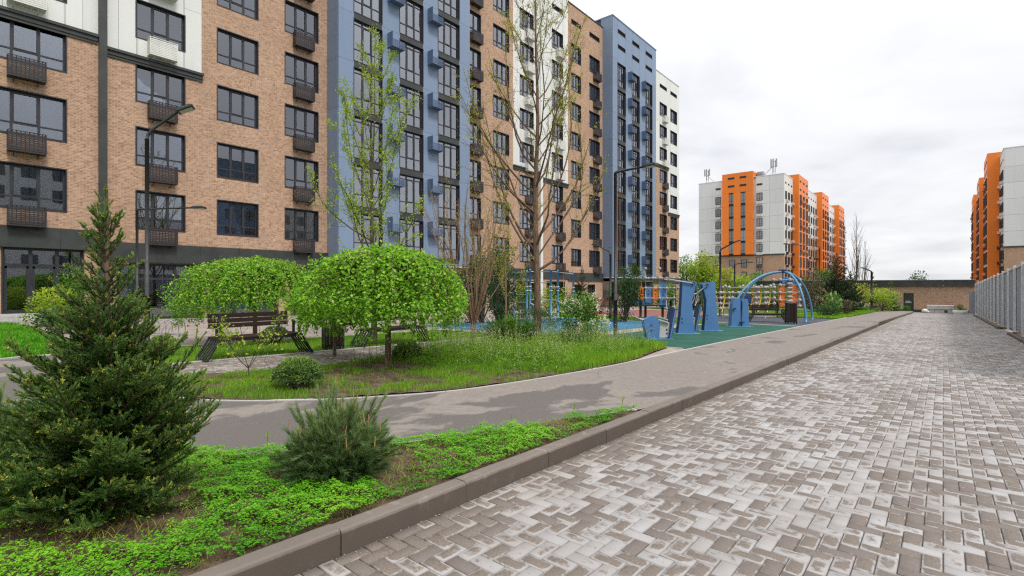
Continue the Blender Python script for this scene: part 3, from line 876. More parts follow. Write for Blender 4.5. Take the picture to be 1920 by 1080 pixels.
def basket_mesh(name, mat, w=1.16, h=0.84, d=0.42):
    b = MB()
    b.box(0, d, 0, w, 0, 0.03)
    for z in (0.03, h-0.03): b.box(d-0.03, d, 0, w, z, z+0.03); b.box(0, d-.03, 0, .03, z, z+.03); b.box(0, d-.03, w-.03, w, z, z+.03)
    for y in (0, w-0.03): b.box(d-0.03, d, y, y+0.03, .06, h-.03)
    n = 9
    for k in range(n):
        z = 0.08+(h-0.14)*k/n
        b.box(d-0.022, d-0.006, 0.03, w-0.03, z, z+0.062)
        b.box(0, d-0.03, 0.006, 0.02, z, z+0.058); b.box(0, d-0.03, w-0.02, w-0.006, z, z+0.058)
    for k in range(1, 9): b.box(d-0.03, d-0.024, w*k/9-0.018, w*k/9+0.018, 0.06, h-.03)
    for y in (0.2, w-0.24): b.beam((d-0.05, y, 0.0), (0, y, -0.14), 0.03, 0.03)
    return b.mesh(name, mat)
def blue_basket_mesh(mat):
    b = MB(); w, h, d = 1.0, 0.5, 0.55
    b.box(0, d, 0, 0.03, 0, 0.95)                       # tall screen on the near end
    b.box(0, d, 0.03, w, 0, 0.03)
    for k in range(8):
        z = 0.07+k*0.055
        b.box(d-0.02, d, 0.03, w, z, z+0.026); b.box(0, d-.02, w-0.02, w, z, z+0.026)
    for k in range(7): b.box(d-0.026, d-.02, 0.1+k*0.14, 0.13+k*0.14, 0.03, h)
    return b.mesh('air_conditioner_basket', mat)
AC = {k: basket_mesh('air_conditioner_basket', M[m]) for k, m in (('b', 'basket'), ('w', 'basket_white'))}
ACB = blue_basket_mesh(M['basket_blue'])
def trim(parent, x, y0, y1, z):
    b = MB(); b.box(x-.01, x+0.10, y0, y1, z-0.30, z-0.12); b.box(x-.01, x+0.17, y0-.03, y1+.03, z-0.12, z); b.box(x-.01, x+.06, y0, y1, z-.42, z-.30)
    b.build('cornice', M['dark_fascia'], parent)
def louvre(parent, x, y0, y1, z0, z1):
    b = MB(); b.box(x-0.15, x-0.13, y0, y1, z0, z1)
    n = 3
    for k in range(n): b.box(x-.10, x-.03, y0, y1, z0+(z1-z0)*(k+.25)/n, z0+(z1-z0)*(k+.45)/n)
    b.build('louvre', M['slot'], parent)
def fascia(parent, x, y0, y1, z0, z1, cut=1.9):
    y = y0
    while y < y1-0.05:
        q = min(y+cut, y1); q = y1 if y1-q < 0.5 else q
        b = MB(); b.box(x-.02, x+0.12, y+.004, q-.004, z0, z1); b.build('fascia_panel', M['dark_fascia'], parent); y = q
def shop_glazing(parent, x, y0, y1, z0, z1, n, door=None, rail=0.74):
    b = MB(); t = 0.06
    b.box(x-.1, x, y0, y1, z1-.08, z1); b.box(x-.1, x, y0, y1, z0, z0+.12)
    zr = z0+(z1-z0)*rail
    for k in range(n+1):
        yy = y0+(y1-y0)*k/n; b.box(x-.1, x+.01, max(y0, yy-t), min(y1, yy+t), z0+.12, z1-.08)
    for k in range(n): b.box(x-.09, x-.005, y0+(y1-y0)*k/n+t, y0+(y1-y0)*(k+1)/n-t, zr-.05, zr+.05)
    if door:
        for k in door:
            a, c = y0+(y1-y0)*k/n+t, y0+(y1-y0)*(k+1)/n-t
            for yy in (a, c-.07): b.box(x-.08, x+.02, yy, yy+.07, z0+.12, zr-.05)
            b.box(x-.08, x+.02, a, c, zr-.14, zr-.05)
    o = b.build('shop_front', M['frame'], parent)
    for k in range(n):
        a, c = y0+(y1-y0)*k/n+t, y0+(y1-y0)*(k+1)/n-t
        for p, q in ((z0+.12, zr-.05), (zr+.05, z1-.08)):
            bb = MB(); bb.box(x-.06, x-.045, a, c, p, q); bb.build('pane', M['glass'], o)
    return o

ROOF = 30.4
brick = (M['brick_yz'], False); white = (M['white_panel'], True); blue = (M['blue_panel'], True)
def section(y0, y1, x, head, cols, rows, wh, zonef, near, extra_y=(), extra_z=(), ground=(), top=ROOF, louv=True):
    """cols: (ya, yb, basket?)"""
    holes = []
    for ya, yb, bk in cols:
        for k in range(rows): holes.append((ya, yb, head+3*k-wh, head+3*k))
    lv = []
    if louv:
        for ya, yb, bk in cols: lv.append((ya+.05, yb-.05, head+3*rows-0.95, head+3*rows-0.55))
    gh = [(a, b, c, d) for a, b, c, d, *_ in ground]
    facade(block, x, y0, y1, -2.5, top, holes+gh+lv, zonef, {'b': brick, 'w': white, '_y': list(extra_y), '_z': list(extra_z)}, 'brick_wall', zref=head+0.4)
    for ya, yb, bk in cols:
        for k in range(rows):
            z1 = head+3*k; z0 = z1-wh
            add_window(block, x-0.16, ya, yb, z0, z1, 3, (0.27,), single=not (near and k < 5))
            if bk:
                w_ = zonef((ya+yb)/2, z0-0.4) == 'w'
                link('air_conditioner_basket', AC['w' if w_ else 'b'], block, (x+0.03, (ya+yb)/2-0.58 + (0.0 if near else 0.25), z0-0.78))
    for l in lv: louvre(block, x, *l)
    for gg in ground: shop_glazing(block, x-0.12, *gg[:4], n=gg[4], door=gg[5] if len(gg) > 5 else None)
    rooms(block, x, y0, y1, head-wh, rows)
# section nearest the street corner (left edge of the picture)
section(-9.0, 5.59, 0.15, 6.5, [(-7.2, -4.7, True), (-2.4, 0.1, False), (1.98, 4.48, True)], 8, 1.78, lambda y, z: 'w' if z > 12.7 else 'b', True,
        extra_y=(), extra_z=(12.7,), ground=[(2.55, 5.05, 0.42, 3.08, 3, (0, 1)), (-2.6, 2.1, 0.42, 3.08, 4)])
trim(block, 0.15, -9.0, 5.55, 12.7)
fascia(block, 0.15, -9.0, 5.55, 3.1, 3.97)
b = MB(); b.box(-0.1, 0.32, 5.59, 5.88, -1.5, ROOF+.1); b.build('drain_casing', M['dark_fascia'], block)
section(5.88, 16.8, 0.0, 6.0, [(7.04, 9.03, True), (10.56, 12.60, False), (14.16, 16.16, True)], 8, 1.76, lambda y, z: 'w' if z > 12.35 and y < 9.83 else 'b', True,
        extra_y=(9.83,), extra_z=(12.35,), ground=[(6.35, 9.8, -0.1, 2.56, 3), (10.3, 13.7, -0.1, 2.56, 3), (14.5, 16.45, -0.1, 2.56, 2)])
trim(block, 0.0, 5.92, 9.83, 12.35)
fascia(block, 0.0, 5.9, 16.78, 2.65, 3.53)
section(27.94, 34.58, 0.0, 5.63, [(28.55, 30.44, True), (32.0, 34.0, False)], 8, 1.76, lambda y, z: 'b', False, ground=[(28.6, 30.3, -0.6, 2.0, 2), (31.6, 34.0, -0.6, 2.0, 2)])
fascia(block, 0.0, 27.94, 34.55, 2.35, 3.2)
section(34.58, 43.22, 0.0, 5.45, [(35.55, 37.5, True), (40.46, 42.28, True)], 8, 1.76, lambda y, z: 'w' if z > (12.2 if y < 38.6 else 11.75) else 'b', False,
        extra_y=(38.6,), extra_z=(12.2, 11.75), ground=[(35.2, 38, -0.6, 1.9, 3), (39.6, 42.6, -0.6, 1.9, 3)])
trim(block, 0.0, 34.6, 38.4, 12.2); trim(block, 0.0, 38.85, 43.2, 11.75)
fascia(block, 0.0, 34.6, 43.2, 2.2, 3.05)
b = MB(); b.box(-0.1, 0.16, 38.45, 38.8, -1.5, ROOF); b.build('drain_casing', M['white_panel'], block)
section(43.22, 50.11, 0.0, 5.27, [(43.81, 45.61, False), (47.30, 49.42, True)], 8, 1.72, lambda y, z: 'b', False, ground=[(44.2, 45.6, -0.9, 1.6, 1), (47.0, 48.4, -0.9, 1.6, 1)], top=30.2)
fascia(block, 0.0, 43.2, 50.1, 2.0, 2.85)
section(61.2, 71.63, 0.0, 5.1, [(65.12, 67.37, True), (68.62, 70.86, False)], 8, 1.72, lambda y, z: 'w' if z > (17.7 if y < 67.9 else 11.6) else 'b', False,
        extra_y=(67.9,), extra_z=(17.7, 11.6), ground=[(65, 67, -1.2, 1.5, 1), (68.7, 70.5, -1.2, 1.5, 1)], top=30.0)
trim(block, 0.0, 61.3, 67.9, 17.7); trim(block, 0.0, 67.9, 71.6, 11.6)
fascia(block, 0.0, 61.2, 71.6, 1.85, 2.65)

def tower(y0, y1, head, cols, zb, top):
    x = 1.25; rows = 8; wh = 2.56
    holes = [(a, b, head+3*k-wh, head+3*k) for a, b in cols for k in range(rows)]
    lv = [(a+.1, b-.1, head+21+z, head+21+z+0.38) for a, b in cols for z in (1.65, 3.35)]
    bands = {'p': blue, 'd': (M['dark_fascia'], 'each')}
    def zonef(y, z):
        if any(a < y < b for a, b in cols) and head-wh-.3 < z < head+21: return 'd'
        return 'p'
    bands['_z'] = [head+21, head-wh-.3]
    facade(block, x, y0, y1, zb, top, holes+lv, zonef, bands, 'spandrel', depth=0.14, zref=head+0.3)
    for ci, (a, b) in enumerate(cols):
        for k in range(rows):
            add_window(block, x-0.14, a, b, head+3*k-wh, head+3*k, 3, (0.30, 0.90), single=(y0 > 30 or k > 4), glass='glass_coated')
            if ci > 0:      # baskets hang on the pier beside the window
                link('air_conditioner_basket', ACB, block, (x+0.02, a-1.02, head+3*k-0.95 if y0 < 30 else head+3*k-1.3))
    for l in lv: louvre(block, x, *l)
    # returns (side walls) in storey-high panels
    for ys, sgn in ((y0, -1), (y1, 1)):
        z = zb
        cuts = [zb] + [c for c in [head+0.3+3*k for k in range(-2, 12)] if zb+.5 < c < top-.5] + [top]
        for p, q in zip(cuts, cuts[1:]):
            b = MB(); b.box(-0.2, x-0.036, ys if sgn > 0 else ys-0.03, ys+0.03 if sgn > 0 else ys, p+.006, q-.006); b.build('cladding_panel', M['blue_panel'], block)
    b = MB(); b.box(-2.0, x-.05, y0, y1, zb-.12, zb-.002); b.build('soffit', M['grey_panel'], block)
    b = MB(); b.box(-3, x+.05, y0-.05, y1+.05, top, top+.12); b.build('parapet_cap', M['blue_panel'], block)
    b = MB(); b.box(-3, x-.1, y0+.05, y1-.05, top-.5, top-.01); b.box(-3, -2.9, y0, y1, ROOF-.3, top); b.build('roof', M['roof'], block)
    rooms(block, x, y0, y1, head-wh, rows)
    # recessed ground storey
    facade(block, -0.6, y0, y1, -2.5, zb-.05, [(y0+.8, y0+4.4, zb-3.6, zb-.7), (y0+5.6, y0+9.8, zb-3.6, zb-.7)], lambda y, z: 'b', {'b': brick}, 'brick_wall')
    shop_glazing(block, -0.75, y0+.8, y0+4.4, zb-3.6, zb-.7, 3, (1,)); shop_glazing(block, -0.75, y0+5.6, y0+9.8, zb-3.6, zb-.7, 3)
tower(16.8, 27.94, 6.0, [(17.86, 19.90), (21.34, 23.31), (24.74, 26.81)], 3.0, 31.3)
tower(50.11, 61.2, 5.41, [(51.22, 53.1), (54.67, 56.6), (58.18, 60.1)], 2.5, 31.2)
# roof, parapets and the far gable
b = MB(); b.box(-16, -0.05, -9, 71.6, ROOF-0.9, ROOF-0.5); b.build('roof', M['roof'], block)
for a, c, z in ((-9, 5.59, ROOF), (5.88, 16.8, ROOF), (27.94, 43.22, ROOF), (43.22, 50.11, 30.2), (61.2, 71.63, 30.0)):
    b = MB(); b.box(-0.35, 0.06, a, c, z, z+0.10); b.build('parapet_cap', M['dark_fascia'] if c < 60 else M['white_panel'], block)
b = MB(); b.add([(0, 71.64, -3), (-16, 71.64, -3), (-16, 71.64, 30), (0, 71.64, 30)], [(0, 1, 2, 3)]); b.build('gable_wall', M['brick_xz'], block)
b = MB(); b.add([(0, -9, -3), (-16, -9, -3), (-16, -9, ROOF), (0, -9, ROOF)], [(3, 2, 1, 0)]); b.build('gable_wall', M['brick_xz'], block)
b = MB(); b.add([(-16, -9, -3), (-16, 71.6, -3), (-16, 71.6, 30), (-16, -9, 30)], [(0, 1, 2, 3)]); b.build('rear_wall', M['brick_yz'], block)
# raised landing and steps before the shops
b = MB(); b.box(0.16, 2.0, -9, 5.6, -0.6, 0.40); b.box(2.0, 2.4, 1.5, 5.6, -0.6, 0.24); b.build('landing', M['concrete'], block)
# ------------------------------------------------------------------ the block across the street (seen mirrored in the shop and flat windows)
ox = 36.0
opp = thing('facing_block', 'pale apartment block across the street, seen only mirrored in the window panes', 'building', (ox, -40, 0))
def opart(name, mat, x0, x1, y0, y1, z0, z1):
    b = MB(); b.box(x0, x1, y0, y1, z0, z1); return b.build(name, mat, opp)
segs = [(0, 28, 22, 'grey_panel', 0), (28.02, 36, 24.5, 'white_panel', -.6), (36.02, 62, 20, 'grey_panel', 0), (62.02, 74, 12, 'grey_panel', .5), (74.02, 84, 23, 'blue_panel', -.8), (84.02, 96, 17, 'white_panel', 0)]
wm = MB()
for y0, y1, hh, mt, xo in segs:
    opart('wall', M[mt], xo, 14, y0, y1, -2, hh); opart('roof', M['roof'], xo+.2, 13.8, y0+.1, y1-.1, hh, hh+.15)
    yy = y0+1.2
    while yy < y1-2.2:
        for j in range(int((hh-1)//3)):
            wm.cur = 0; wm.box(xo-.03, xo-.01, yy, yy+1.7, 1.0+3*j, 2.7+3*j)
            wm.cur = 1; wm.box(xo-.05, xo-.02, yy+.8, yy+.9, 1.0+3*j, 2.7+3*j)
        yy += 3.2
o = wm.build('windows', [M['far_glass'], M['frame']], opp); o['kind'] = 'stuff'
# ------------------------------------------------------------------ orange and white blocks in the distance
def far_window_mesh(w, h, cols=2):
    b = MB()
    b.cur = 0; b.box(-w/2+.06, w/2-.06, -0.03, 0.0, .06, h-.06)
    b.cur = 1; f = 0.10
    for x0, x1, z0, z1 in ((-w/2, w/2, 0, f), (-w/2, w/2, h-f, h), (-w/2, -w/2+f, f, h-f), (w/2-f, w/2, f, h-f)): b.box(x0, x1, -0.10, 0.02, z0, z1)
    for k in range(1, cols): b.box(-w/2+w*k/cols-.035, -w/2+w*k/cols+.035, -0.06, 0.0, f, h-f)
    b.box(-w/2+f, w/2-f, -0.055, 0.0, h*0.3-.03, h*.3+.03)
    return b.mesh('window', [M['far_glass'], M['frame']])
FW = {'s': far_window_mesh(1.25, 1.8), 't': far_window_mesh(1.5, 2.55), 'b': far_window_mesh(1.45, 2.6)}
def pale_basket(mat):
    b = MB(); b.box(-.6, .6, -.4, 0, 0, .05)
    for k in range(5): b.box(-.6, .6, -.4, -.37, .08+k*.1, .15+k*.1)
    for x in (-.6, .57): b.box(x, x+.03, -.4, 0, .05, .55)
    return b.mesh('air_conditioner_basket', mat)
PB = {'w': pale_basket(M['basket_white']), 'o': pale_basket(M['basket_orange']), 'p': pale_basket(M['basket_pale']), 'b': pale_basket(M['basket'])}
ORANGE_SIDE = M['orange_panel']
def orange_block(label, loc, sx, width, front=True, drop=0.0):
    """corner of front and side walls at the origin; front faces -y, side faces sx*x, towers stand out of the side"""
    r = thing('orange_white_block', label, 'building', loc, 0, 'orange and white apartment blocks')
    zb = loc[2]; Z = lambda z: z - zb - drop
    heads = [23.2-3*k for k in range(7)]
    def P(name, mat, x0, x1, y0, y1, z0, z1):
        a, b_ = sorted((x0*sx, x1*sx)); m = MB(); m.box(a, b_, y0, y1, z0, z1); return m.build(name, mat, r)
    def win(kind, x, y, z, side):
        if side: o = link('window', FW[kind], r, (x*sx + 0.04*sx, y, z)); o.rotation_euler = (0, 0, sx*R(90))
        else: link('window', FW[kind], r, (x*sx, y-0.04, z))
    def bask(kind, x, y, z, side):
        o = link('air_conditioner_basket', PB[kind], r, (x*sx, y, z))
        if side: o.rotation_euler = (0, 0, sx*R(90))
    roof, cut = 27.0, 8.7
    L = 95.0
    # core
    P('brick_wall', M['brick_xz'], -width, 0.0, 0.0, 0.3, Z(-6), Z(cut))
    P('brick_wall', M['brick_yz'], -0.3, 0.0, 0.31, L, Z(-6), Z(cut))
    P('core_wall', M['grey_panel'], -width+.1, -.05, 0.05, L, Z(cut), Z(roof)-.3)
    P('trim', M['dark_fascia'], -width-.1, .12, -.15, .28, Z(cut)-.12, Z(cut)+.12)
    # cladding of the front
    cols = [-width, -width+3.3, -width+6.0, -12.9, -6.0, -3.0, 0.0]
    for a, b_ in zip(cols, cols[1:]):
        if a == -12.9: continue
        zz = [cut+.12, 11.6, 14.6, 17.6, 20.6, 23.6, roof]
        for p, q in zip(zz, zz[1:]): P('cladding_panel', M['grey_panel'], a+.015, b_-.015, -.06, .04, Z(p)+.015, Z(q)-.015)
    P('parapet_cap', M['grey_panel'], -width-.05, .05, -.10, .3, Z(roof), Z(roof)+.15)
    # orange bay in the front
    for p, q in zip([cut+.12, 11.4, 14.4, 17.4, 20.4, 23.8, 28.4], [11.4, 14.4, 17.4, 20.4, 23.8, 28.4]):
        for a, b_ in ((-13.4, -11.85), (-10.75, -9.15), (-8.05, -6.4)):
            P('cladding_panel', ORANGE_SIDE, a+.01, b_-.01, -.9, .0, Z(p)+.01, Z(q)-.01)
    P('orange_bay_head', ORANGE_SIDE, -11.85, -10.75, -.895, 0, Z(23.75), Z(28.4)); P('orange_bay_head', ORANGE_SIDE, -9.15, -8.05, -.895, 0, Z(23.75), Z(28.4))
    P('spandrel', M['dark_fascia'], -11.9, -10.7, -.62, 0, Z(cut+.1), Z(23.8)); P('spandrel', M['dark_fascia'], -9.2, -8.0, -.62, 0, Z(cut+.1), Z(23.8))
    P('orange_bay_roof', ORANGE_SIDE, -13.4, -6.4, .01, 2.5, Z(27.2), Z(28.4))
    for xx in (-11.3, -8.6):
        for k in range(5): win('b', xx, -.68, Z(23.6-2.6-2.98*k), False)
        for z in (25.1, 27.0): P('louvre', M['slot'], xx-.75, xx+.75, -.93, -.88, Z(z), Z(z)+.45)
        for h in (7.6, 4.7): win('s', xx, -.05, Z(h-1.7), False)
    for xx in (-14.6, -5.15):
        for k, h in enumerate(heads): win('s', xx, -.08, Z(h-1.8), False)
        for k, h in enumerate(heads): bask('w' if h > 9 else 'b', xx, -.12, Z(h-2.55), False)
        P('louvre', M['slot'], xx-.6, xx+.6, -.12, -.05, Z(25.0), Z(25.4))
    # the long side: pale stretches between orange towers
    towers = [(8.6, 19.8, 28.0), (39.1, 50.3, 28.0), (70.0, 82.0, 28.0)]
    prev = 0.0
    for (a, b_, tp) in towers + [(L, L, 0)]:
        mid = (prev+a)/2 if prev > 0 else a*0.6
        for (p, q, cutz) in ((prev, mid, cut if prev == 0 else 8.7), (mid, a, 14.5)):
            if q-p < .5: continue
            zz = [c for c in (cutz, 11.6, 14.6, 17.6, 20.6, 23.6, roof) if c >= cutz]
            for s, t in zip(zz, zz[1:]):
                if t-s > .3: P('cladding_panel', M['white_panel'], -.04, .06, p+.01, q-.01, Z(s)+.01, Z(t)-.01)
            if cutz > cut: P('brick_wall', M['brick_yz'], -.04, .05, p, q, Z(cut), Z(cutz))
        P('parapet_cap', M['grey_panel'], -.3, .12, prev, a, Z(roof), Z(roof)+.15)
        n = max(2, int((a-prev)/2.9)); n = 3 if prev == 0 else min(n, 6)
        for k in range(n):
            yy = prev+(a-prev)*(k+.5)/n
            for h in heads: win('s', .06, yy, Z(h-1.8), True)
            P('louvre', M['slot'], .05, .09, yy-.6, yy+.6, Z(24.9), Z(25.3))
            if k % 2 == 0 or k == n-1:
                for i, h in enumerate(heads): bask('p' if h > 14 else 'b', .1, yy+.7, Z(h-2.5), True)
        if b_ > a:
            pr = 1.35 if sx > 0 else 1.9
            cuts = [-6.0, 2.2, 5.2, 8.2, 11.2, 14.2, 17.2, 20.2, 23.4, tp]
            for p, q in zip(cuts, cuts[1:]):
                P('cladding_panel', ORANGE_SIDE, .07, pr-.02, a, a+.12, Z(p)+.006, Z(q)-.006)
                P('cladding_panel', ORANGE_SIDE, .07, pr-.02, b_-.12, b_, Z(p)+.006, Z(q)-.006)
                P('cladding_panel', ORANGE_SIDE, pr-.12, pr, a+.125, b_-.125, Z(p)+.006, Z(q)-.006)
            P('tower_roof', ORANGE_SIDE, -2.5, pr, a, b_, Z(tp), Z(tp)+.12); P('tower_rear', ORANGE_SIDE, -2.5, -2.3, a, b_, Z(roof)-.4, Z(tp)); P('tower_flank', ORANGE_SIDE, -2.5, .06, a, a+.1, Z(roof)-.4, Z(tp))
            for k in range(3):
                yy = a+(b_-a)*(k+.5)/3
                for h in heads: win('t', pr+.02, yy, Z(h-2.4), True)
                for z in (24.4, 26.4): P('louvre', M['slot'], pr, pr+.05, yy-.8, yy+.8, Z(z), Z(z)+.42)
                if k > 0:
                    for h in heads[::2]: bask('o', pr+.05, yy-1.85, Z(h-1.6), True)
        prev = b_
    P('roof', M['roof'], -width+.1, -.1, .1, L, Z(roof)-.4, Z(roof)-.2)
    return r, Z, P
ob, Zf, Pf = orange_block('white and orange apartment block with orange towers and roof antennas at the centre distance', (-27.7, 129.0, -2.6), 1, 19.4)
def antenna(parent, x, y, z, h, lean):
    b = MB(); b.tube([(x, y, z), (x, y, z+h)], 0.12, 6)
    b.tube([(x+.5, y, z), (x+.5, y, z+h*.9)], 0.07, 5)
    for t in (0.35, .6, .85): b.box(x-.12, x+.62, y-.04, y+.04, z+h*t, z+h*t+.1)
    for dx in (-.35, .1, .8): b.cbox(x+dx-.15, x+dx+.15, y-.3, y-.1, z+h*.55, z+h*.98, .03)
    b.tube([(x+lean, y, z+.1), (x, y, z+h*.62)], 0.06, 5)
    b.build('antenna_mast', M['grey_steel'], parent)
antenna(ob, -17.9, 1.2, Zf(26.8), 4.0, 2.4)
antenna(ob, -3.0, 3.0, Zf(26.8), 4.6, -2.8)
b = MB(); b.cbox(-6.3, -4.9, 2.0, 3.4, Zf(26.7), Zf(28.6), .05)
for k in range(5): b.box(-6.2, -5.0, 1.96, 2.0, Zf(27.2)+k*.25, Zf(27.3)+k*.25)
b.build('rooftop_vent', M['grey_steel'], ob)
ob2, Zf2, Pf2 = orange_block('white and orange apartment block rising behind the grey fence on the right', (8.7, 132.0, -2.6), -1, 24.0)
b = MB(); b.tube([(4.5, 3, Zf2(26.8)), (4.5, 3, Zf2(31))], .05, 5); b.build('lightning_rod', M['grey_steel'], ob2)

# ------------------------------------------------------------------ low brick building closing the street
UY = 73.4; uz = gz(0, UY)
ub = thing('service_building', 'low brick building with dark roof band closing the end of the street', 'building', (2.1, UY, uz))
def upart(name, mat, x0, x1, y0, y1, z0, z1):
    b = MB(); b.box(x0-2.1, x1-2.1, y0, y1, z0-uz, z1-uz); return b.build(name, mat, ub)
upart('brick_wall', M['brick_xz'], -24, -3.46, 0, .3, uz+.3, 1.45); upart('brick_wall', M['brick_xz'], -2.54, 2.6, 0, .3, uz+.3, 1.45); upart('brick_wall', M['brick_xz'], -3.46, -2.54, 0, .3, 0.66, 1.45)
upart('plinth', M['dark_fascia'], -24, -3.46, -.05, .3, uz-.5, uz+.3); upart('plinth', M['dark_fascia'], -2.54, 2.6, -.05, .3, uz-.5, uz+.3)
x = -24.0
while x < 2.6:
    upart('roof_band', M['dark_fascia'], x+.006, min(x+2.0, 2.6)-.006, -.22, .3, 1.45, 2.12); x += 2.0
upart('coping', M['grey_steel'], -24, 2.62, -.26, .35, 2.12, 2.17)
upart('roof', M['roof'], -24, 2.6, .3, 12, 1.6, 2.0); upart('end_wall', M['brick_yz'], 2.3, 2.6, .31, 12, uz-.5, 1.6)
door = upart('door', M['dark_fascia'], -3.459, -2.541, .10, .16, uz-.02, .659)
b = MB(); b.box(-5.56, -5.50, .04, .10, .0, .66-uz); b.box(-4.70, -4.64, .04, .10, .0, .66-uz); b.box(-5.5, -4.7, .04, .10, .60-uz, .66-uz); b.build('door_frame', M['frame'], door)
b = MB()
for row, zt in enumerate((-.30, -.44)):
    xx = -5.38
    for wch in ([.07, .09, .05, .08, .06, .08] if row == 0 else [.09, .06, .08, .08, .05, .09, .07]):
        b.box(xx, xx+wch-.02, .088, .099, zt-uz, zt-uz+.09); xx += wch+.005
b.build('door_lettering', M['white_paint'], door)

# ------------------------------------------------------------------ grey sheet fence on the right
fx = 2.5
fence = thing('sheet_fence', 'tall grey profiled metal sheet fence running along the right side of the street', 'fence', (fx, 14.0, gz(fx, 14)))
def fence_panel_mesh(L=3.0, h0=0.16, h1=3.02):
    V, F = [], []; y = 0.0; prof = []
    while y < L-1e-6:
        for dy, dx in ((0, 0), (.13, 0), (.145, .016), (.185, .016), (.20, 0)):
            if y+dy <= L+1e-6: prof.append((y+dy, dx))
        y += .2
    prof = sorted(set((round(a, 4), b) for a, b in prof))
    for (yy, dx) in prof:
        V += [(dx, yy, h0-SLOPE*yy), (dx, yy, h1-SLOPE*yy)]
    for k in range(len(prof)-1): F.append((2*k, 2*k+1, 2*k+3, 2*k+2))
    n = len(V)
    b = MB(); b.add(V, F); b.add([(v[0]+.012, v[1], v[2]) for v in V], [f[::-1] for f in F]); return b.mesh('fence_sheet', M['fence'])
fpm = fence_panel_mesh()
b = MB(); b.box(-.095, -.015, -.055, .055, -.3, 3.06); b.box(-.105, -.005, -.065, .065, 3.06, 3.08); fpost = b.mesh('fence_post', M['fence_post'])
b = MB(); b.beam((-.01, 0, .5), (-.01, 3.0, .5-.06), .02, .05); frail = b.mesh('fence_rail', M['fence_post'])
for k in range(19):
    y = 3.0*k
    if 14+y > 68.5: break
    z = -SLOPE*y
    link('fence_sheet', fpm, fence, (0.004*(k % 2), y, z)); link('fence_post', fpost, fence, (0, y, z))
    b = MB(); b.beam((-.012, y+.05, z+2.98), (-.012, y+2.95, z+2.98-.058), .05, .05); b.build('top_rail', M['fence_post'], fence)
link('fence_post', fpost, fence, (0, 3.0*k, -SLOPE*3.0*k))
b = MB(); b.box(-.55, .0, 3.0*k-.02, 3.0*k, -SLOPE*3*k+.2, -SLOPE*3*k+2.3); b.build('end_sheet', M['fence'], fence)
# kerbs and soil strips under the fence
kerb2 = tag(bpy.data.objects.new('fence_kerb', None), kind='structure'); C.objects.link(kerb2)
for ya, yb in ((8.0, 31.6), (36.8, 66.0)):
    y = ya
    while y < yb-.2:
        q = min(y+1.03, yb); kerb_stone((2.17, q), (2.17, y), kerb2, side=1, top=0.12); y = q
    kerb_stone((2.33, ya if ya > 20 else yb), (3.5, ya if ya > 20 else yb), kerb2, side=-1 if ya < 20 else 1, top=0.12)
sheet('fence_soil_near', [(2.3, 8), (9, 8), (9, 31.5), (2.3, 31.5)], 0.06, M['soil'])
sheet('fence_soil_far', [(2.3, 36.9), (9, 36.9), (9, 66), (2.3, 66)], 0.06, M['soil'])

# ------------------------------------------------------------------ things before the end wall
def at_wall(u, Y):
    k = (u-960)/960.0; return Y*(k*math.cos(YAW)-math.sin(YAW))/(math.cos(YAW)+k*math.sin(YAW))
def slab_block(label, x0, x1, y0, y1, z0, z1):
    r = thing('concrete_slab', label, 'concrete slab', ((x0+x1)/2, (y0+y1)/2, z0), 0, 'concrete slabs stacked by the end wall')
    b = MB(); w, d = (x1-x0)/2, (y1-y0)/2; b.cbox(-w, w, -d, d, 0, z1-z0, .03); b.build('slab_body', M['concrete'], r)
    b = MB()
    for s in (-.6, .6): b.tube([(w*s-.06, 0, z1-z0-.01), (w*s-.06, 0, z1-z0+.05), (w*s+.06, 0, z1-z0+.05), (w*s+.06, 0, z1-z0-.01)], .01, 5)
    b.build('lifting_loop', M['black_metal'], r)
y0 = 70.6; g0 = gz(0, y0)
slab_block('lower concrete block at the left under the long slab by the end wall', -1.1, .10, y0, y0+1.2, g0, g0+.42)
slab_block('lower concrete block at the right under the long slab by the end wall', .35, .85, y0, y0+1.2, g0, g0+.42)
slab_block('long pale concrete slab lying on two blocks before the end wall', -1.35, .95, y0-.05, y0+1.25, g0+.42, g0+.84)
r = thing('white_boulder', 'small white rounded stone at the left foot of the concrete slabs', 'stone', (-1.5, 70.3, gz(0, 70.3)))
b = MB(); b.ball((0, 0, .22), .28, 10, 7, .85); b.ball((.22, .05, .14), .18, 8, 6, .9); b.build('stone_body', M['white_paint'], r)
tyre = thing('planter_bowl', 'white round planter bowl with a green shrub beside the fence end', 'planter', (1.35, 70.2, gz(0, 70.2)))
b = MB(); b.tube([(0, 0, 0), (0, 0, .12), (0, 0, .36), (0, 0, .40)], [.52, .62, .60, .5], 16); b.build('bowl', M['white_paint'], tyre)

